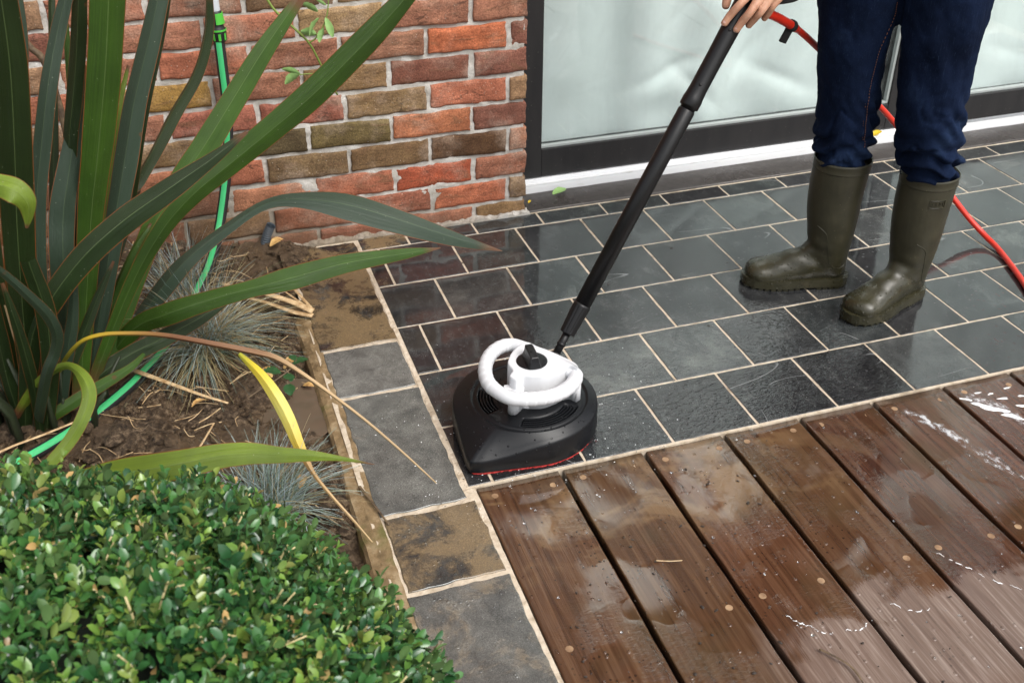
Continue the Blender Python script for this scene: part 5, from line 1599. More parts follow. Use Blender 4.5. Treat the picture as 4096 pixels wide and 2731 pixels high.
# ------------------------------------------------------------------ patio cleaning head with its lance
CC = np.array([0.06, -0.04])
PC = np.array([0.066, -0.050])
cleaner = tag(empty('patio_cleaner', (CC[0], CC[1], 0)), 'black drop shaped scrubbing head with white ring handle on a long black lance', 'cleaning tool')
def cpart(name, vf, mat, sm=True, parent=None):
    o = build(name, vf, mat, None, sm)
    return child_world(o, cleaner) if parent is None else (setattr(o, 'parent', parent) or o)
TIP_A = math.atan2(-0.134, -0.165)
R0, TD = 0.154, 0.2126
PT = math.acos(R0 / TD)
def outline(th):
    ph = (th - TIP_A + math.pi) % (2 * math.pi) - math.pi
    a = abs(ph)
    r = R0 if a > PT else R0 / math.cos(a - PT)
    return r - 0.006 * math.exp(-(ph / 0.06) ** 2), a
VENTS = [(-118, -40), (148, 198), (42, 98)]
def in_vent(th):
    d = math.degrees(th)
    m = 0.0
    for a, b2 in VENTS:
        for k in (-360, 0, 360):
            x = d + k
            m = max(m, min(float(smooth(a - 1.5, a + 1.5, x)), 1 - float(smooth(b2 - 1.5, b2 + 1.5, x))))
    return m
NT = 220
ths = [2 * math.pi * k / NT for k in range(NT)]
def housing_vf():
    L = []
    def ring(fn): L.append([fn(t) for t in ths])
    def out_pt(t, k, dz):
        r, a = outline(t)
        h = 0.0645 - 0.029 * math.exp(-(a / 0.62) ** 2)
        return (CC[0] + r * k * math.cos(t), CC[1] + r * k * math.sin(t), dz(h))
    ring(lambda t: out_pt(t, 0.95, lambda h: 0.0075))
    ring(lambda t: out_pt(t, 0.992, lambda h: 0.0075))
    ring(lambda t: out_pt(t, 1.0, lambda h: 0.0100))
    ring(lambda t: out_pt(t, 0.997, lambda h: h - 0.006))
    ring(lambda t: out_pt(t, 0.993, lambda h: h - 0.002))
    ring(lambda t: out_pt(t, 0.983, lambda h: h + 0.0008))
    ring(lambda t: out_pt(t, 0.965, lambda h: h + 0.0028))
    for f in (0.15, 0.35, 0.55, 0.75, 0.9, 1.0):
        def fn(t, f=f):
            p = out_pt(t, 0.965, lambda h: h + 0.0028)
            q = (PC[0] + 0.123 * math.cos(t), PC[1] + 0.123 * math.sin(t), 0.0785)
            g = f ** 0.85
            return (p[0] + (q[0] - p[0]) * f, p[1] + (q[1] - p[1]) * f, p[2] + (q[2] - p[2]) * g)
        ring(fn)
    def circ(r, z): ring(lambda t: (PC[0] + r * math.cos(t), PC[1] + r * math.sin(t), z))
    circ(0.1215, 0.0772); circ(0.1195, 0.0755); circ(0.1170, 0.0755); circ(0.1150, 0.0775); circ(0.111, 0.0788)
    def vent(r, dep): ring(lambda t: (PC[0] + r * math.cos(t), PC[1] + r * math.sin(t), 0.0792 - dep * in_vent(t)))
    vent(0.1085, 0.0); vent(0.1070, 0.004); vent(0.1062, 0.012); vent(0.100, 0.012); vent(0.090, 0.012); vent(0.0792, 0.012); vent(0.0785, 0.004); vent(0.077, 0.0)
    circ(0.070, 0.0815); circ(0.050, 0.084); circ(0.02, 0.085); circ(0.001, 0.085)
    return rings(L)
hous = cpart('housing', housing_vf(), M['black'])
for a, b2 in VENTS:
    for r in (0.0830, 0.0895, 0.0960, 0.1025):
        arc = [(PC[0] + r * math.cos(R(t)), PC[1] + r * math.sin(R(t))) for t in np.linspace(a + 1, b2 - 1, 30)]
        L = []
        for i, t in enumerate(np.linspace(a + 1, b2 - 1, 30)):
            c, s = math.cos(R(t)), math.sin(R(t))
            L.append([(PC[0] + (r + dr) * c, PC[1] + (r + dr) * s, z) for dr, z in ((-0.0017, 0.066), (-0.0013, 0.0778), (0.0013, 0.0778), (0.0017, 0.066))])
        cpart('vent_slat', rings(L), M['black'], False, hous)
def skirt_vf(k0, k1, z0, z1, jag):
    L = []
    rng = np.random.default_rng(8)
    n = 300
    tt = [2 * math.pi * k / n for k in range(n)]
    top, bot, bi, ti = [], [], [], []
    for t in tt:
        r, a = outline(t)
        j = rng.uniform(-jag, jag)
        top.append((CC[0] + r * k0 * math.cos(t), CC[1] + r * k0 * math.sin(t), z1))
        bot.append((CC[0] + (r * k1 + j) * math.cos(t), CC[1] + (r * k1 + j) * math.sin(t), z0 + abs(j) * 0.3))
        bi.append((CC[0] + r * 0.86 * math.cos(t), CC[1] + r * 0.86 * math.sin(t), z0))
        ti.append((CC[0] + r * 0.86 * math.cos(t), CC[1] + r * 0.86 * math.sin(t), z1))
    return rings([top, bot, bi, ti, top], False, False)
cpart('brush', skirt_vf(0.945, 0.972, 0.0012, 0.0100, 0.0012), M['brush'], False)

HUB = [(0.0254, -0.0307), (0.0445, -0.0023), (0.071, 0.0178), (0.0869, 0.0205), (0.1005, -0.0008), (0.1192, -0.0246), (0.1518, -0.0784), (0.1519, -0.1017), (0.1366, -0.0862), (0.1013, -0.0997),
       (0.0752, -0.1055), (0.0532, -0.1004), (0.0368, -0.093), (0.0273, -0.1), (0.0176, -0.1009), (0.0112, -0.0846), (0.0227, -0.0677), (0.0214, -0.0464)]
HP2 = HUB[-2:] + HUB + HUB[:2]
hub_o = catmull(HP2, (len(HP2) - 1) * 6 + 1)[12:12 + len(HUB) * 6]
hc = hub_o.mean(0)
def inset(k):
    T = np.roll(hub_o, -1, 0) - np.roll(hub_o, 1, 0)
    T /= np.linalg.norm(T, axis=1)[:, None]
    return hub_o - np.stack([-T[:, 1], T[:, 0]], 1) * k * HUBSIGN
HUBSIGN = 1.0
_a = sum(hub_o[i][0] * hub_o[(i + 1) % len(hub_o)][1] - hub_o[(i + 1) % len(hub_o)][0] * hub_o[i][1] for i in range(len(hub_o)))
HUBSIGN = -1.0 if _a > 0 else 1.0
hub_loops = []
for k, z in ((-0.0015, 0.079), (-0.0012, 0.118), (0.0, 0.161), (0.0004, 0.1632), (0.0014, 0.1646), (0.003, 0.1652)):
    q = inset(k)
    hub_loops.append([(p[0], p[1], z) for p in q])
hub = cpart('hub', rings(hub_loops), M['white'])
hub.data.polygons.foreach_set('use_smooth', [len(p.vertices) < 6 for p in hub.data.polygons])
cpart('hub_foot', rings([[(PC[0] + r * math.cos(t), PC[1] + r * math.sin(t), z) for t in ths[::4]] for r, z in ((0.0535, 0.080), (0.0525, 0.090), (0.050, 0.092))]), M['white'])
RING = [(0.0955, 0.015), (0.0806, 0.0346), (0.061, 0.053), (0.0346, 0.0512), (0.0088, 0.0326), (-0.012, 0.002), (-0.0241, -0.0328), (-0.0274, -0.0695), (-0.0177, -0.1026), (-0.0017, -0.1273), (0.0234, -0.14), (0.0559, -0.147),
        (0.0861, -0.1457), (0.1148, -0.1346), (0.1391, -0.1146), (0.1505, -0.093), (0.142, -0.080)]
nR = 260
rp_ = catmull([(x, y, 0.142) for x, y in RING], nR)
s_ = np.linspace(0, 1, nR)
grip = np.maximum(smooth(0.14, 0.16, s_) * (1 - smooth(0.47, 0.49, s_)), smooth(0.60, 0.62, s_) * (1 - smooth(0.93, 0.95, s_)))
saw = (s_ * 30) % 1.0
rr_ = 0.0143 + grip * (0.0011 * saw)
cpart('ring_handle', tube(rp_, rr_, 22), M['white'])
cpart('spoke', rings([[(x, y, z) for x, y in ((0.030, -0.080), (0.038, -0.098), (0.022, -0.138), (-0.0165, -0.112), (0.002, -0.078))] for z in (0.126, 0.139)]), M['white'], False)
cpart('post', tube([(0.017, -0.092, 0.076), (0.014, -0.100, 0.10), (0.008, -0.112, 0.138)], [0.0125, 0.011, 0.011], 18), M['white'])
cpart('post', tube([(0.154, -0.090, 0.074), (0.153, -0.092, 0.10), (0.150, -0.096, 0.138)], [0.0105, 0.0105, 0.0125], 18), M['white'])
kc = (0.0705, -0.0500)
knob = cpart('knob', rings([[(kc[0] + r * math.cos(t), kc[1] + r * math.sin(t), z) for t in ths[::3]] for r, z in ((0.0325, 0.1640), (0.0322, 0.1662), (0.0300, 0.1672), (0.0265, 0.1676), (0.004, 0.1690))]), M['black'])
def bar_vf():
    d = np.array([0.07, 0.9975])
    n = np.array([d[1], -d[0]])
    c = np.array([0.0695, -0.0515])
    L = []
    for hl, hw, z in ((0.0300, 0.0150, 0.1668), (0.0275, 0.0105, 0.178), (0.0265, 0.0088, 0.1900), (0.0250, 0.0072, 0.1916)):
        pts = [(-hl, -hw * 0.8), (-hl * 0.8, -hw), (hl * 0.8, -hw), (hl, -hw * 0.8), (hl, hw * 0.8), (hl * 0.8, hw), (-hl * 0.8, hw), (-hl, hw * 0.8)]
        L.append([tuple(c + d * a + n * b2) + (z,) for a, b2 in pts])
    return rings(L)
cpart('pointer', bar_vf(), M['black'], False, knob)
# arrow and line grooves on the pointer: near-black strips stand for their shade
def mark_vf():
    d = np.array([0.07, 0.9975])
    n = np.array([d[1], -d[0]])
    c = np.array([0.0695, -0.0515])
    def seg(a, b2, w):
        a, b2 = np.array(a), np.array(b2)
        t = (b2 - a) / np.linalg.norm(b2 - a)
        m = np.array([-t[1], t[0]]) * w
        return [(c + d * q[0] + n * q[1]) for q in (a - m, b2 - m, b2 + m, a + m)]
    out = []
    for s in (seg((-0.018, 0.0012), (0.013, 0.0012), 0.0005), seg((0.0225, 0.0), (0.0185, 0.0048), 0.0005), seg((0.0225, 0.0), (0.0185, -0.0048), 0.0005)):
        out.append(rings([[(p[0], p[1], z) for p in s] for z in (0.1912, 0.1920)]))
    return join(*out)
cpart('mark', mark_vf(), M['groove_shade'], False, knob)

A0 = np.array([0.1654, 0.0465, 0.110])
AD = np.array([0.5489, 0.1924, 0.8134])
def ax(t): return A0 + AD * t
def along(ts, rs, seg=24): return tube([ax(t) for t in ts], rs, seg)
cpart('socket', join(along([-0.075, -0.04, -0.02], [0.016, 0.016, 0.013], 16), along([-0.03, 0.06], 0.0088, 16), along([-0.012, -0.010, -0.006, -0.004], [0.0090, 0.0104, 0.0104, 0.009], 16), along([0.012, 0.014, 0.018, 0.020], [0.009, 0.0104, 0.0104, 0.009], 16)), M['tube'])
def fluted(t0, t1, r0, r1, n=9):
    T, N, B = frames([ax(t0), ax((t0 + t1) / 2), ax(t1)])
    L = []
    for f in np.concatenate([[0, 0.03], np.linspace(0.06, 0.9, 8), [0.94, 1.0]]):
        r = r0 + (r1 - r0) * f
        if f == 0: r *= 0.92
        if f == 1.0: r *= 0.93
        L.append([tuple(ax(t0 + (t1 - t0) * f) + (N[0] * math.cos(a) + B[0] * math.sin(a)) * (r - (0.0011 if (0.05 < f < 0.92 and math.sin(n * a) > 0.72) else 0))) for a in np.linspace(0, 2 * math.pi, 145)[:-1]])
    return rings(L)
cpart('collar', fluted(0.042, 0.115, 0.0172, 0.0200), M['tube'])
cpart('lance_tube', join(along([0.110, 0.574, 0.5765], [0.0184, 0.0186, 0.0176], 32)), M['tube'])
def sleeve_vf():
    T, N, B = frames([ax(0.5), ax(0.6), ax(0.7)])
    L = []
    for t, r in ((0.5765, 0.0165), (0.5825, 0.0165), (0.5830, 0.0200), (0.5850, 0.0212), (0.6010, 0.0215), (0.6060, 0.0205), (0.625, 0.0192), (0.70, 0.0192), (0.765, 0.0202), (0.80, 0.0208), (0.84, 0.022), (0.95, 0.024), (1.10, 0.024), (1.14, 0.020)):
        L.append([tuple(ax(t) + (N[0] * math.cos(a) + B[0] * math.sin(a)) * r * (1 - (0.05 if (t > 0.61 and math.cos(a - 2.2) > 0.62) else 0))) for a in np.linspace(0, 2 * math.pi, 49)[:-1]])
    return rings(L)
slv = cpart('grip_sleeve', sleeve_vf(), M['tube'])
# screw holes facing the garden side: solid discs, the shade inside painted near-black
for t in (0.632, 0.755):
    vdir = np.array([-0.35, -0.75, 0.42])
    vdir = vdir - AD * np.dot(vdir, AD)
    vdir /= np.linalg.norm(vdir)
    c = ax(t) + vdir * 0.0188
    cpart('screw_hole_shade', tube([c, c + vdir * 0.0014], [0.0034, 0.0034], 12), M['groove_shade'])
gun = fuse('gun_body', join(tube([ax(0.80), ax(0.86), ax(0.95), ax(1.08)], [0.020, 0.024, 0.026, 0.024], 16), tube(catmull([(0.640, 0.212, 0.785), (0.655, 0.204, 0.764), (0.672, 0.208, 0.751)], 8), [0.017] * 6 + [0.0155, 0.012], 14),
            tube(catmull([(0.655, 0.215, 0.80), (0.690, 0.210, 0.779), (0.712, 0.204, 0.779), (0.735, 0.202, 0.784), (0.745, 0.21, 0.80), (0.735, 0.23, 0.86), (0.76, 0.26, 0.98)], 30), 0.0125, 14),
            tube(catmull([ax(1.05), ax(1.10), (0.80, 0.275, 1.02), (0.86, 0.28, 0.985)], 14), 0.019, 14)), 0.003, 3, M['tube'])
child_world(gun, cleaner)

# ------------------------------------------------------------------ red pressure hose
rh = tag(empty('pressure_hose', (1.5, 0.2, 0)), 'red rubber pressure hose running from the gun behind the legs across the tiles', 'hose')
RP = [(0.668, 0.214, 0.752), (0.684, 0.222, 0.745), (0.741, 0.252, 0.717), (0.827, 0.305, 0.668), (0.936, 0.37, 0.593), (1.074, 0.44, 0.492), (1.229, 0.50, 0.381), (1.331, 0.52, 0.293), (1.42, 0.50, 0.20), (1.475, 0.42, 0.115),
      (1.513, 0.378, 0.062), (1.541, 0.335, 0.026), (1.543, 0.266, 0.0095), (1.489, 0.114, 0.0085), (1.40, -0.10, 0.0085), (1.35, -0.35, 0.006), (1.40, -0.8, 0.006), (1.6, -1.3, 0.006)]
P = catmull(RP, 220)
child_world(build('hose_body', tube(P, 0.0077, 14), M['red'], None, True), rh)
child_world(build('bend_sleeve', tube(P[:38], [0.0098] * 36 + [0.0092, 0.0078], 14), M['red'], None, True), rh)
T, N, B = frames(P)
ci = 33
L = []
strap_c, strap_t = P[ci], T[ci]
child_world(build('strap', join(tube([strap_c - strap_t * 0.0075, strap_c - strap_t * 0.007, strap_c + strap_t * 0.007, strap_c + strap_t * 0.0075], [0.0110, 0.0128, 0.0128, 0.0110], 20),
            place(bevbox(-0.0085, 0.0085, -0.0035, 0.0035, -0.034, 0.0, 0.0015), tuple(strap_c + np.array([-0.004, 0.0, -0.006])), (0.1, 0.35, -0.2))), M['velcro'], None, True), rh)

# ------------------------------------------------------------------ person
person = tag(empty('person', (1.07, 0.22, 0)), 'person in dark blue jeans and olive rubber boots holding the black lance', 'person')
def pc(o, parent=None):
    return child_world(o, person)

def boot(ankle, dirv, label, logo):
    ang = math.atan2(dirv[1], dirv[0])
    root_parts = join(
        tube(catmull([(-0.002, 0, 0.336), (0.0, 0, 0.30), (0.001, 0, 0.24), (-0.003, 0, 0.18), (-0.006, 0, 0.125), (-0.008, 0, 0.08), (-0.010, 0, 0.045)], 22),
             np.stack([np.interp(np.linspace(0, 1, 22), [0, .2, .45, .65, .8, .92, 1], [.0660, .0655, .0605, .0530, .0470, .043, .038]), np.interp(np.linspace(0, 1, 22), [0, .2, .45, .65, .8, .92, 1], [.0690, .0685, .0640, .0560, .0510, .050, .046])], 1), 28),
        tube(catmull([(-0.056, 0, 0.048), (-0.03, 0, 0.050), (0.02, 0, 0.058), (0.06, 0, 0.052), (0.10, 0, 0.043), (0.14, 0, 0.0375), (0.175, 0, 0.035), (0.198, 0, 0.033)], 26),
             np.stack([np.interp(np.linspace(0, 1, 26), [0, .12, .35, .55, .7, .85, .95, 1], [.022, .037, .040, .043, .0485, .0475, .036, .016]), np.interp(np.linspace(0, 1, 26), [0, .12, .35, .55, .7, .85, .95, 1], [.024, .036, .052, .044, .034, .029, .022, .010])], 1), 28),
        tube(catmull([(0.0, 0, 0.13), (0.03, 0, 0.088), (0.07, 0, 0.060)], 8), np.linspace(0.040, 0.026, 8), 16))
    V = np.array(root_parts[0])
    V[:, 2] = np.maximum(V[:, 2], 0.016)
    o = fuse('boot', (V, root_parts[1]), 0.0045, 5, M['boot'], None)
    co = get_co(o.data)
    o.data.update()
    # soft creases over the instep and ankle
    no = get_no(o.data)
    f = 0.0011 * np.sin((co[:, 2] - 0.45 * co[:, 0]) * 170) * np.exp(-((co[:, 2] - 0.105) / 0.045) ** 2) * smooth(-0.02, 0.05, co[:, 0])
    set_co(o.data, co + no * f[:, None])
    o.parent = person
    Mt = Matrix.Translation(Vector((ankle[0], ankle[1], 0)) - Vector(person.location)) @ Matrix.Rotation(ang, 4, 'Z')
    o.matrix_basis = Mt
    o['label'] = label
    # sole: welt, forefoot and heel blocks with cut lugs
    def foot_w(x):
        return float(np.interp(x, [-0.07, -0.062, -0.045, 0.0, 0.05, 0.10, 0.14, 0.18, 0.20, 0.209], [0.004, 0.024, 0.036, 0.040, 0.0425, 0.0495, 0.0505, 0.041, 0.024, 0.005]))
    def layer(x0, x1, z0, z1, g, lug):
        n = 64
        xs = np.linspace(x0, x1, n)
        up = [(x, foot_w(x) + g) for x in xs]
        dn = [(x, -foot_w(x) - g) for x in xs[::-1]]
        L = [[(p[0], p[1], z1) for p in up + dn]]
        L.append([(p[0], p[1] * (0.965 if (lug and int(p[0] * 90) % 2) else 1.0), z0) for p in up + dn])
        return rings(L[::-1])
    def lugs(x0, x1):
        out = []
        x = x0
        while x < x1:
            w = min(foot_w(x), foot_w(x + 0.012)) + 0.001
            out.append(bevbox(x, x + 0.0125, -w, -w * 0.35, 0.0, 0.0125, 0.001, 1))
            out.append(bevbox(x, x + 0.0125, w * 0.35, w, 0.0, 0.0125, 0.001, 1))
            out.append(bevbox(x + 0.003, x + 0.0115, -w * 0.3, w * 0.3, 0.0, 0.0125, 0.001, 1))
            x += 0.0158
        return join(*out)
    s = build('sole', join(layer(-0.066, 0.207, 0.0075, 0.0265, 0.0028, False), layer(-0.0685, 0.2085, 0.0262, 0.030, 0.0012, False), lugs(0.062, 0.19), lugs(-0.058, 0.008)), M['boot'], o)
    # rolled rim around the top
    rim = []
    for r, z in ((0.990, 0.326), (1.004, 0.3265), (1.014, 0.3275), (1.016, 0.3300), (1.010, 0.3315), (1.012, 0.344), (1.022, 0.3465), (1.022, 0.3515), (0.985, 0.3525), (0.955, 0.346), (0.95, 0.325)):
        rim.append([(-0.002 + 0.069 * r * math.cos(a), 0.066 * r * math.sin(a), z + 0.004 * math.cos(a) * 0) for a in np.linspace(0, 2 * math.pi, 61)[:-1]])
    build('top_band', rings(rim, False, False), M['boot'], o, True)
    # moulded seam lines of the counter
    for sd in (-1, 1):
        pts = [(0.045, sd * 0.047, 0.185), (0.022, sd * 0.052, 0.165), (0.010, sd * 0.050, 0.12), (-0.004, sd * 0.046, 0.075), (-0.03, sd * 0.038, 0.062), (-0.052, sd * 0.022, 0.075)]
        build('seam', tube(snap(o.data, catmull(pts, 40), (0, sd, 0)), 0.0011, 6), M['boot'], o, True)
    if logo:
        a0 = math.radians(62)
        L = []
        def onsurf(u, v, d):   # u along the cuff (m), v up
            a = a0 + u / 0.066
            return (-0.001 + (0.0672 + d) * math.cos(a), (0.0650 + d) * math.sin(a), 0.296 + v)
        out = []
        def bar(u0, u1, v0, v1, d):
            us = np.linspace(u0, u1, 5)
            lo = [onsurf(u, v0, -0.002) for u in us] + [onsurf(u, v1, -0.002) for u in us[::-1]]
            hi = [onsurf(u, v0, d) for u in us] + [onsurf(u, v1, d) for u in us[::-1]]
            out.append(rings([lo, hi]))
        for q in ((-0.019, 0.019, 0.0085, 0.0100), (-0.019, 0.019, -0.0100, -0.0085), (-0.019, -0.0175, -0.0085, 0.0085), (0.0175, 0.019, -0.0085, 0.0085)): bar(*q, 0.0026)
        for u, w in ((-0.0135, 0.0016), (-0.0095, 0.003), (-0.0045, 0.0014), (-0.001, 0.0028), (0.0045, 0.0013), (0.008, 0.003), (0.0135, 0.0018)):
            bar(u - w / 2, u + w / 2, -0.0055, 0.0055, 0.0022)
        for u in (-0.0095, -0.001, 0.008):
            bar(u - 0.0028, u + 0.0028, 0.0035, 0.0055, 0.0024)
            bar(u - 0.0028, u + 0.0028, -0.0055, -0.0035, 0.0024)
        build('badge', join(*out), M['boot'], o)
    return o

from mathutils.bvhtree import BVHTree
def snap(me, pts, direction, lift=0.0):
    """drop points onto a surface along a direction (from outside)"""
    bv = BVHTree.FromPolygons([v.co[:] for v in me.vertices], [p.vertices[:] for p in me.polygons])
    d = Vector(direction).normalized()
    out = []
    for p in pts:
        h = bv.ray_cast(Vector(p) + d * 0.3, -d)
        out.append(np.array(h[0] + d * lift) if h[0] is not None else np.array(p))
    return np.array(out)

far_boot = boot((0.990, 0.287), (-0.952, 0.307), 'olive rubber boot on the foot nearer the glass door', False)
near_boot = boot((1.140, 0.150), (-0.956, -0.294), 'olive rubber boot with moulded badge on its cuff', True)

# jeans: both legs and the seat as one cloth surface
nearP = [(1.140, 0.150, 0.300, 0.056), (1.139, 0.150, 0.345, 0.061), (1.126, 0.149, 0.40, 0.069), (1.105, 0.145, 0.46, 0.074), (1.090, 0.142, 0.528, 0.076), (1.084, 0.145, 0.61, 0.080), (1.082, 0.150, 0.70, 0.088), (1.080, 0.160, 0.785, 0.100), (1.07, 0.175, 0.87, 0.108), (1.06, 0.185, 0.95, 0.11)]
farP = [(0.989, 0.287, 0.300, 0.055), (0.988, 0.287, 0.345, 0.060), (0.984, 0.286, 0.40, 0.067), (0.977, 0.283, 0.45, 0.071), (0.968, 0.280, 0.51, 0.070), (0.956, 0.273, 0.60, 0.074), (0.947, 0.267, 0.69, 0.083), (0.944, 0.262, 0.78, 0.092), (0.96, 0.26, 0.87, 0.1), (0.98, 0.25, 0.95, 0.105)]
def legtube(rows):
    C = catmull(rows, 40)
    return tube(C[:, :3], C[:, 3], 40)
jeans = fuse('jeans', join(legtube(nearP), legtube(farP), ellipsoid((1.035, 0.215, 0.965), (0.135, 0.165, 0.12), 32, 20)), 0.005, 3, M['denim'])
co, no = get_co(jeans.data), get_no(jeans.data)
mid = 1.045 + (co[:, 2] - 0.5) * -0.12
isnear = (co[:, 1] < 0.215 + 0.9 * (co[:, 0] - 1.04)).astype(float)
cxn = np.interp(co[:, 2], [r[2] for r in nearP], [r[0] for r in nearP]) * isnear + np.interp(co[:, 2], [r[2] for r in farP], [r[0] for r in farP]) * (1 - isnear)
cyn = np.interp(co[:, 2], [r[2] for r in nearP], [r[1] for r in nearP]) * isnear + np.interp(co[:, 2], [r[2] for r in farP], [r[1] for r in farP]) * (1 - isnear)
th = np.arctan2(co[:, 1] - cyn, co[:, 0] - cxn)
cu, cv = np.cos(th), np.sin(th)
s1 = fbm(cu * 1.3 + isnear * 9, cv * 1.3, co[:, 2] * 5, seed=101, octaves=2)
low = np.exp(-((co[:, 2] - 0.385) / 0.055) ** 2)
kneeb = np.exp(-((co[:, 2] - 0.49) / 0.05) ** 2)
wz = co[:, 2] + 0.022 * cu + 0.014 * cv + 0.03 * s1
f = low * (0.0150 * np.sin(wz * 2 * math.pi / 0.046)) * (0.55 + 0.45 * s1)
f = f + kneeb * 0.009 * np.sin((wz + 0.05 * cu) * 2 * math.pi / 0.055) * (0.4 + 0.6 * cu)
f = f + 0.0065 * fbm(cu * 1.1 + 4 * isnear, cv * 1.1, (co[:, 2] + 0.07 * cu - 0.05 * cv) * 9.0, seed=105, octaves=4) * smooth(0.42, 0.6, co[:, 2])
sharp = fbm(cu * 1.2 + isnear * 3, cv * 1.2, wz * 15, seed=107, octaves=3)
f = f - 0.0065 * np.exp(-(sharp / 0.16) ** 2) * (low + 0.6 * kneeb + 0.15)
f = f * smooth(0.31, 0.345, co[:, 2])
set_co(jeans.data, co + no * f[:, None])
pc(jeans)
# stitched seams
def stitch(pts, d, name='seam'):
    P = snap(jeans.data, catmull(pts, 170), d, 0.0004)
    T = np.gradient(P, axis=0)
    T /= np.linalg.norm(T, axis=1)[:, None]
    off = np.cross(T, np.array(d) / np.linalg.norm(d)) * 0.0035
    out = []
    for s in (-1, 1):
        for i in range(0, 168, 3):
            out.append(tube([P[i] + off[i] * s, P[i + 1] + off[i + 1] * s, P[i + 2] * 0.4 + P[i + 1] * 0.6 + off[i + 1] * s], 0.0007, 5))
    o = build(name, join(*out), M['thread'], None)
    child_world(o, person)
    o.parent = jeans
    o.matrix_parent_inverse = Matrix.Identity(4)
    return o
stitch([(0.9981, 0.215, 0.739), (0.9968, 0.215, 0.7069), (0.9779, 0.215, 0.6428), (0.9726, 0.215, 0.5957), (0.971, 0.215, 0.5513), (0.9756, 0.215, 0.4937), (0.9805, 0.215, 0.4495), (0.989, 0.215, 0.3995)], (-0.583, -0.752, 0.307))

# hand on the grip, made at fine resolution, then the rest of the body
F_INDEX = [(0.5623, 0.1836, 0.7450), (0.5728, 0.1799, 0.7630), (0.5866, 0.1708, 0.7857), (0.6098, 0.1782, 0.8046)]
F_MID = [(0.5841, 0.1699, 0.7339), (0.5931, 0.1635, 0.7534), (0.6030, 0.1549, 0.7737), (0.6291, 0.1644, 0.8013)]
F_RING = [(0.6164, 0.1782, 0.7373), (0.6217, 0.1686, 0.7526), (0.6287, 0.1577, 0.7707), (0.6504, 0.1625, 0.7979)]
F_PINK = [(0.6516, 0.1790, 0.7481), (0.6552, 0.1714, 0.7608), (0.6580, 0.1634, 0.7767), (0.6715, 0.1639, 0.7937)]
WR = np.array([0.712, 0.183, 0.858])
def finger(pts, k=1.0):
    P = [np.array(q) for q in pts]
    tip = P[0] + (P[0] - P[1]) / np.linalg.norm(P[0] - P[1]) * 0.0045
    C = catmull([tip] + P, 40)
    r = np.interp(np.linspace(0, 1, 40), [0, .02, .07, .16, .27, .36, .50, .62, .78, 1.0], np.array([0.0018, 0.0040, 0.0062, 0.0072, 0.0076, 0.0078, 0.0086, 0.0084, 0.0088, 0.0105]) * k)
    return tube(C, r, 20)
hand_parts = [finger(F_INDEX), finger(F_MID, 1.02), finger(F_RING, 0.97), finger(F_PINK, 0.86)]
for q, r in ((F_INDEX[3], 0.0125), (F_MID[3], 0.0128), (F_RING[3], 0.012), (F_PINK[3], 0.011)):
    hand_parts.append(tube(catmull([q, tuple(np.array(q) * 0.5 + WR * 0.5 + np.array([0.0, 0.004, 0.0])), tuple(WR)], 10), np.linspace(r, 0.019, 10), 16))
hand_parts.append(tube(catmull([(0.5862, 0.2245, 0.7600), (0.5875, 0.2285, 0.7720), (0.5945, 0.2300, 0.7920), (0.6200, 0.2200, 0.8180), (0.668, 0.195, 0.845)], 30), np.interp(np.linspace(0, 1, 30), [0, .06, .2, .45, .7, 1], [.003, .0075, .009, .0098, .0125, .017]), 18))
hand_parts.append(tube(catmull([tuple(WR), (0.78, 0.145, 0.915), (0.88, 0.08, 0.99)], 12), np.interp(np.linspace(0, 1, 12), [0, .3, 1], [0.0215, 0.026, 0.036]), 18))
body = fuse('body', join(*hand_parts), 0.0021, 4, M['skin'])
co, no = get_co(body.data), get_no(body.data)
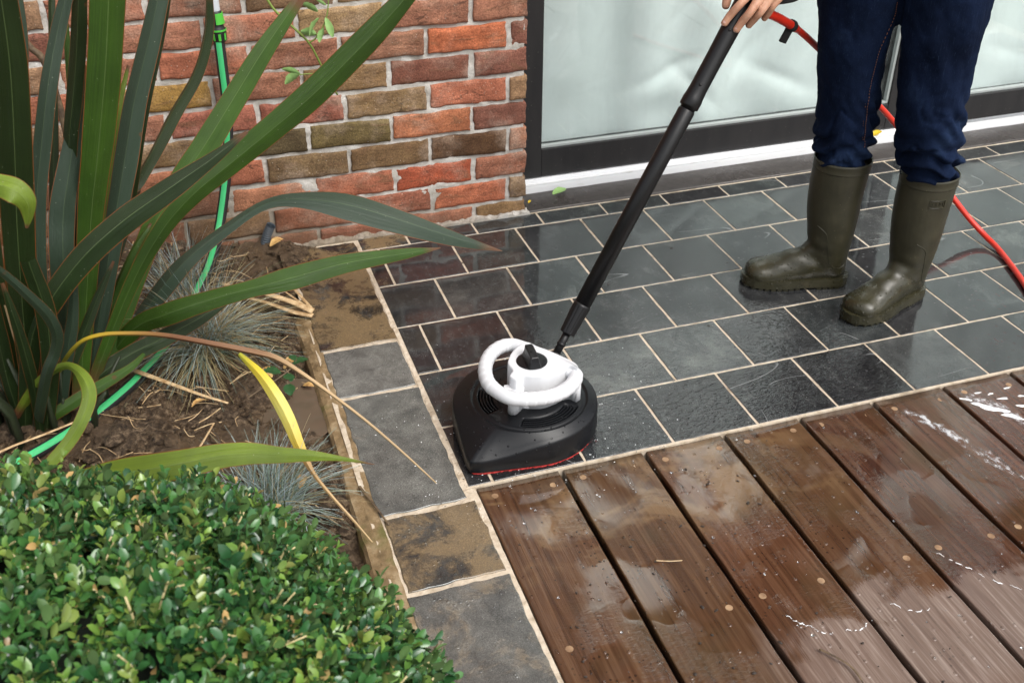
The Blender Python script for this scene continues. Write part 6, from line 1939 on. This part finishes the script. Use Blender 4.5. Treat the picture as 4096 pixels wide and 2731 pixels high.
# knuckle creases
f = np.zeros(len(co))
for fg in (F_INDEX, F_MID, F_RING):
    for j, dep_ in ((2, 0.0007), (1, 0.00035)):
        p = np.array(fg[j])
        t = np.array(fg[j + 1]) - np.array(fg[j - 1])
        t /= np.linalg.norm(t)
        s = (co - p) @ t
        near_ = np.exp(-(np.linalg.norm(co - p, axis=1) / 0.011) ** 2)
        f -= dep_ * near_ * (0.5 + 0.5 * np.cos(s * 2 * math.pi / 0.0034))
set_co(body.data, co + no * f[:, None])
coarse = fuse('coarse', join(
    tube(catmull([(1.03, 0.215, 0.93), (1.03, 0.215, 1.05), (1.02, 0.215, 1.20), (0.99, 0.215, 1.36), (0.955, 0.212, 1.45)], 20), np.stack([np.interp(np.linspace(0, 1, 20), [0, .3, .6, .9, 1], [.15, .13, .16, .16, .07]), np.interp(np.linspace(0, 1, 20), [0, .3, .6, .9, 1], [.11, .10, .11, .09, .06])], 1), 24),
    tube(catmull([(0.965, 0.212, 1.42), (0.935, 0.21, 1.50), (0.915, 0.21, 1.55)], 6), 0.052, 18), ellipsoid((0.895, 0.208, 1.615), (0.090, 0.072, 0.112), 24, 18), ellipsoid((0.868, 0.208, 1.565), (0.062, 0.055, 0.055), 18, 12),
    tube([(0.815, 0.208, 1.635), (0.795, 0.208, 1.600), (0.812, 0.208, 1.588)], [0.008, 0.014, 0.008], 10), ellipsoid((0.905, 0.132, 1.605), (0.018, 0.009, 0.032), 10, 8), ellipsoid((0.905, 0.284, 1.605), (0.018, 0.009, 0.032), 10, 8),
    tube(catmull([(1.00, 0.03, 1.37), (1.05, 0.0, 1.24), (1.03, 0.0, 1.10), (0.95, 0.035, 1.04), (0.88, 0.08, 0.99)], 20), np.interp(np.linspace(0, 1, 20), [0, .3, .6, 1], [.058, .047, .040, .036]), 18),
    tube(catmull([(1.00, 0.40, 1.37), (1.06, 0.45, 1.24), (1.04, 0.43, 1.12), (0.94, 0.35, 1.06), (0.85, 0.295, 1.00)], 20), np.interp(np.linspace(0, 1, 20), [0, .3, .6, .9, 1], [.058, .047, .040, .028, .03]), 18),
    tube(catmull([(0.85, 0.295, 1.00), (0.84, 0.262, 0.995), (0.845, 0.25, 1.02)], 6), 0.013, 10), tube(catmull([(0.86, 0.30, 0.98), (0.855, 0.26, 0.972), (0.86, 0.25, 1.0)], 6), 0.012, 10)), 0.008, 4, M['skin'])
n0 = len(body.data.vertices)
bmj = bmesh.new()
bmj.from_mesh(body.data)
bmj.from_mesh(coarse.data)
bmj.to_mesh(body.data)
bmj.free()
bpy.data.objects.remove(coarse)
body.data.polygons.foreach_set('use_smooth', [True] * len(body.data.polygons))
pc(body)
for fg, k in ((F_INDEX, 1.0), (F_MID, 1.0), (F_RING, 0.9)):
    p, q = np.array(fg[0]), np.array(fg[1])
    t = (p - q) / np.linalg.norm(p - q)
    up = np.array([-0.42, -0.62, 0.66])
    up = up - t * np.dot(up, t)
    up /= np.linalg.norm(up)
    s = np.cross(t, up)
    V, F_ = [], []
    n = 8
    for i in range(n + 1):
        a = -1 + 2 * i / n
        for j in range(n + 1):
            b2 = -1 + 2 * j / n
            u = a * math.sqrt(max(0, 1 - 0.45 * b2 * b2))
            w = b2 * math.sqrt(max(0, 1 - 0.35 * a * a))
            V.append(p - t * 0.0002 + t * u * 0.0052 * k + s * w * 0.0046 * k + up * (0.0071 * k - 0.0020 * w * w - 0.0007 * u * u - 0.0014 * u))
    for i in range(n):
        for j in range(n): F_.append((i * (n + 1) + j, (i + 1) * (n + 1) + j, (i + 1) * (n + 1) + j + 1, i * (n + 1) + j + 1))
    o = build('nail', (V, F_), M['nail'], body, True)
swt = fuse('sweater', join(
    tube(catmull([(1.035, 0.215, 0.92), (1.032, 0.215, 1.05), (1.022, 0.215, 1.20), (0.995, 0.215, 1.36), (0.965, 0.213, 1.425)], 20), np.stack([np.interp(np.linspace(0, 1, 20), [0, .3, .6, .9, 1], [.175, .155, .18, .175, .085]), np.interp(np.linspace(0, 1, 20), [0, .3, .6, .9, 1], [.145, .125, .13, .105, .075])], 1), 24),
    tube(catmull([(1.00, 0.03, 1.37), (1.05, 0.0, 1.24), (1.03, 0.0, 1.10), (0.95, 0.035, 1.04), (0.86, 0.095, 0.975)], 20), np.interp(np.linspace(0, 1, 20), [0, .3, .6, 1], [.072, .060, .053, .045]), 18),
    tube(catmull([(1.00, 0.40, 1.37), (1.06, 0.45, 1.24), (1.04, 0.43, 1.12), (0.96, 0.365, 1.07), (0.90, 0.325, 1.035)], 20), np.interp(np.linspace(0, 1, 20), [0, .3, .6, 1], [.072, .060, .053, .042]), 18)), 0.008, 4, M['knit'])
pc(swt)
hair = fuse('hair', join(ellipsoid((0.912, 0.208, 1.640), (0.094, 0.082, 0.102), 22, 16), ellipsoid((0.955, 0.208, 1.56), (0.055, 0.07, 0.09), 16, 12)), 0.007, 3, M['hair'])
pc(hair)
for y in (0.178, 0.238):
    pc(build('eye', ellipsoid((0.820, y, 1.628), (0.011, 0.012, 0.010), 12, 8), simple('eye_white', (0.5, 0.5, 0.48), 0.2), None, True))
pc(build('mouth', tube([(0.823, 0.185, 1.548), (0.813, 0.208, 1.546), (0.823, 0.231, 1.548)], [0.003, 0.006, 0.003], 8), simple('lips', (0.35, 0.12, 0.10), 0.4), None, True))
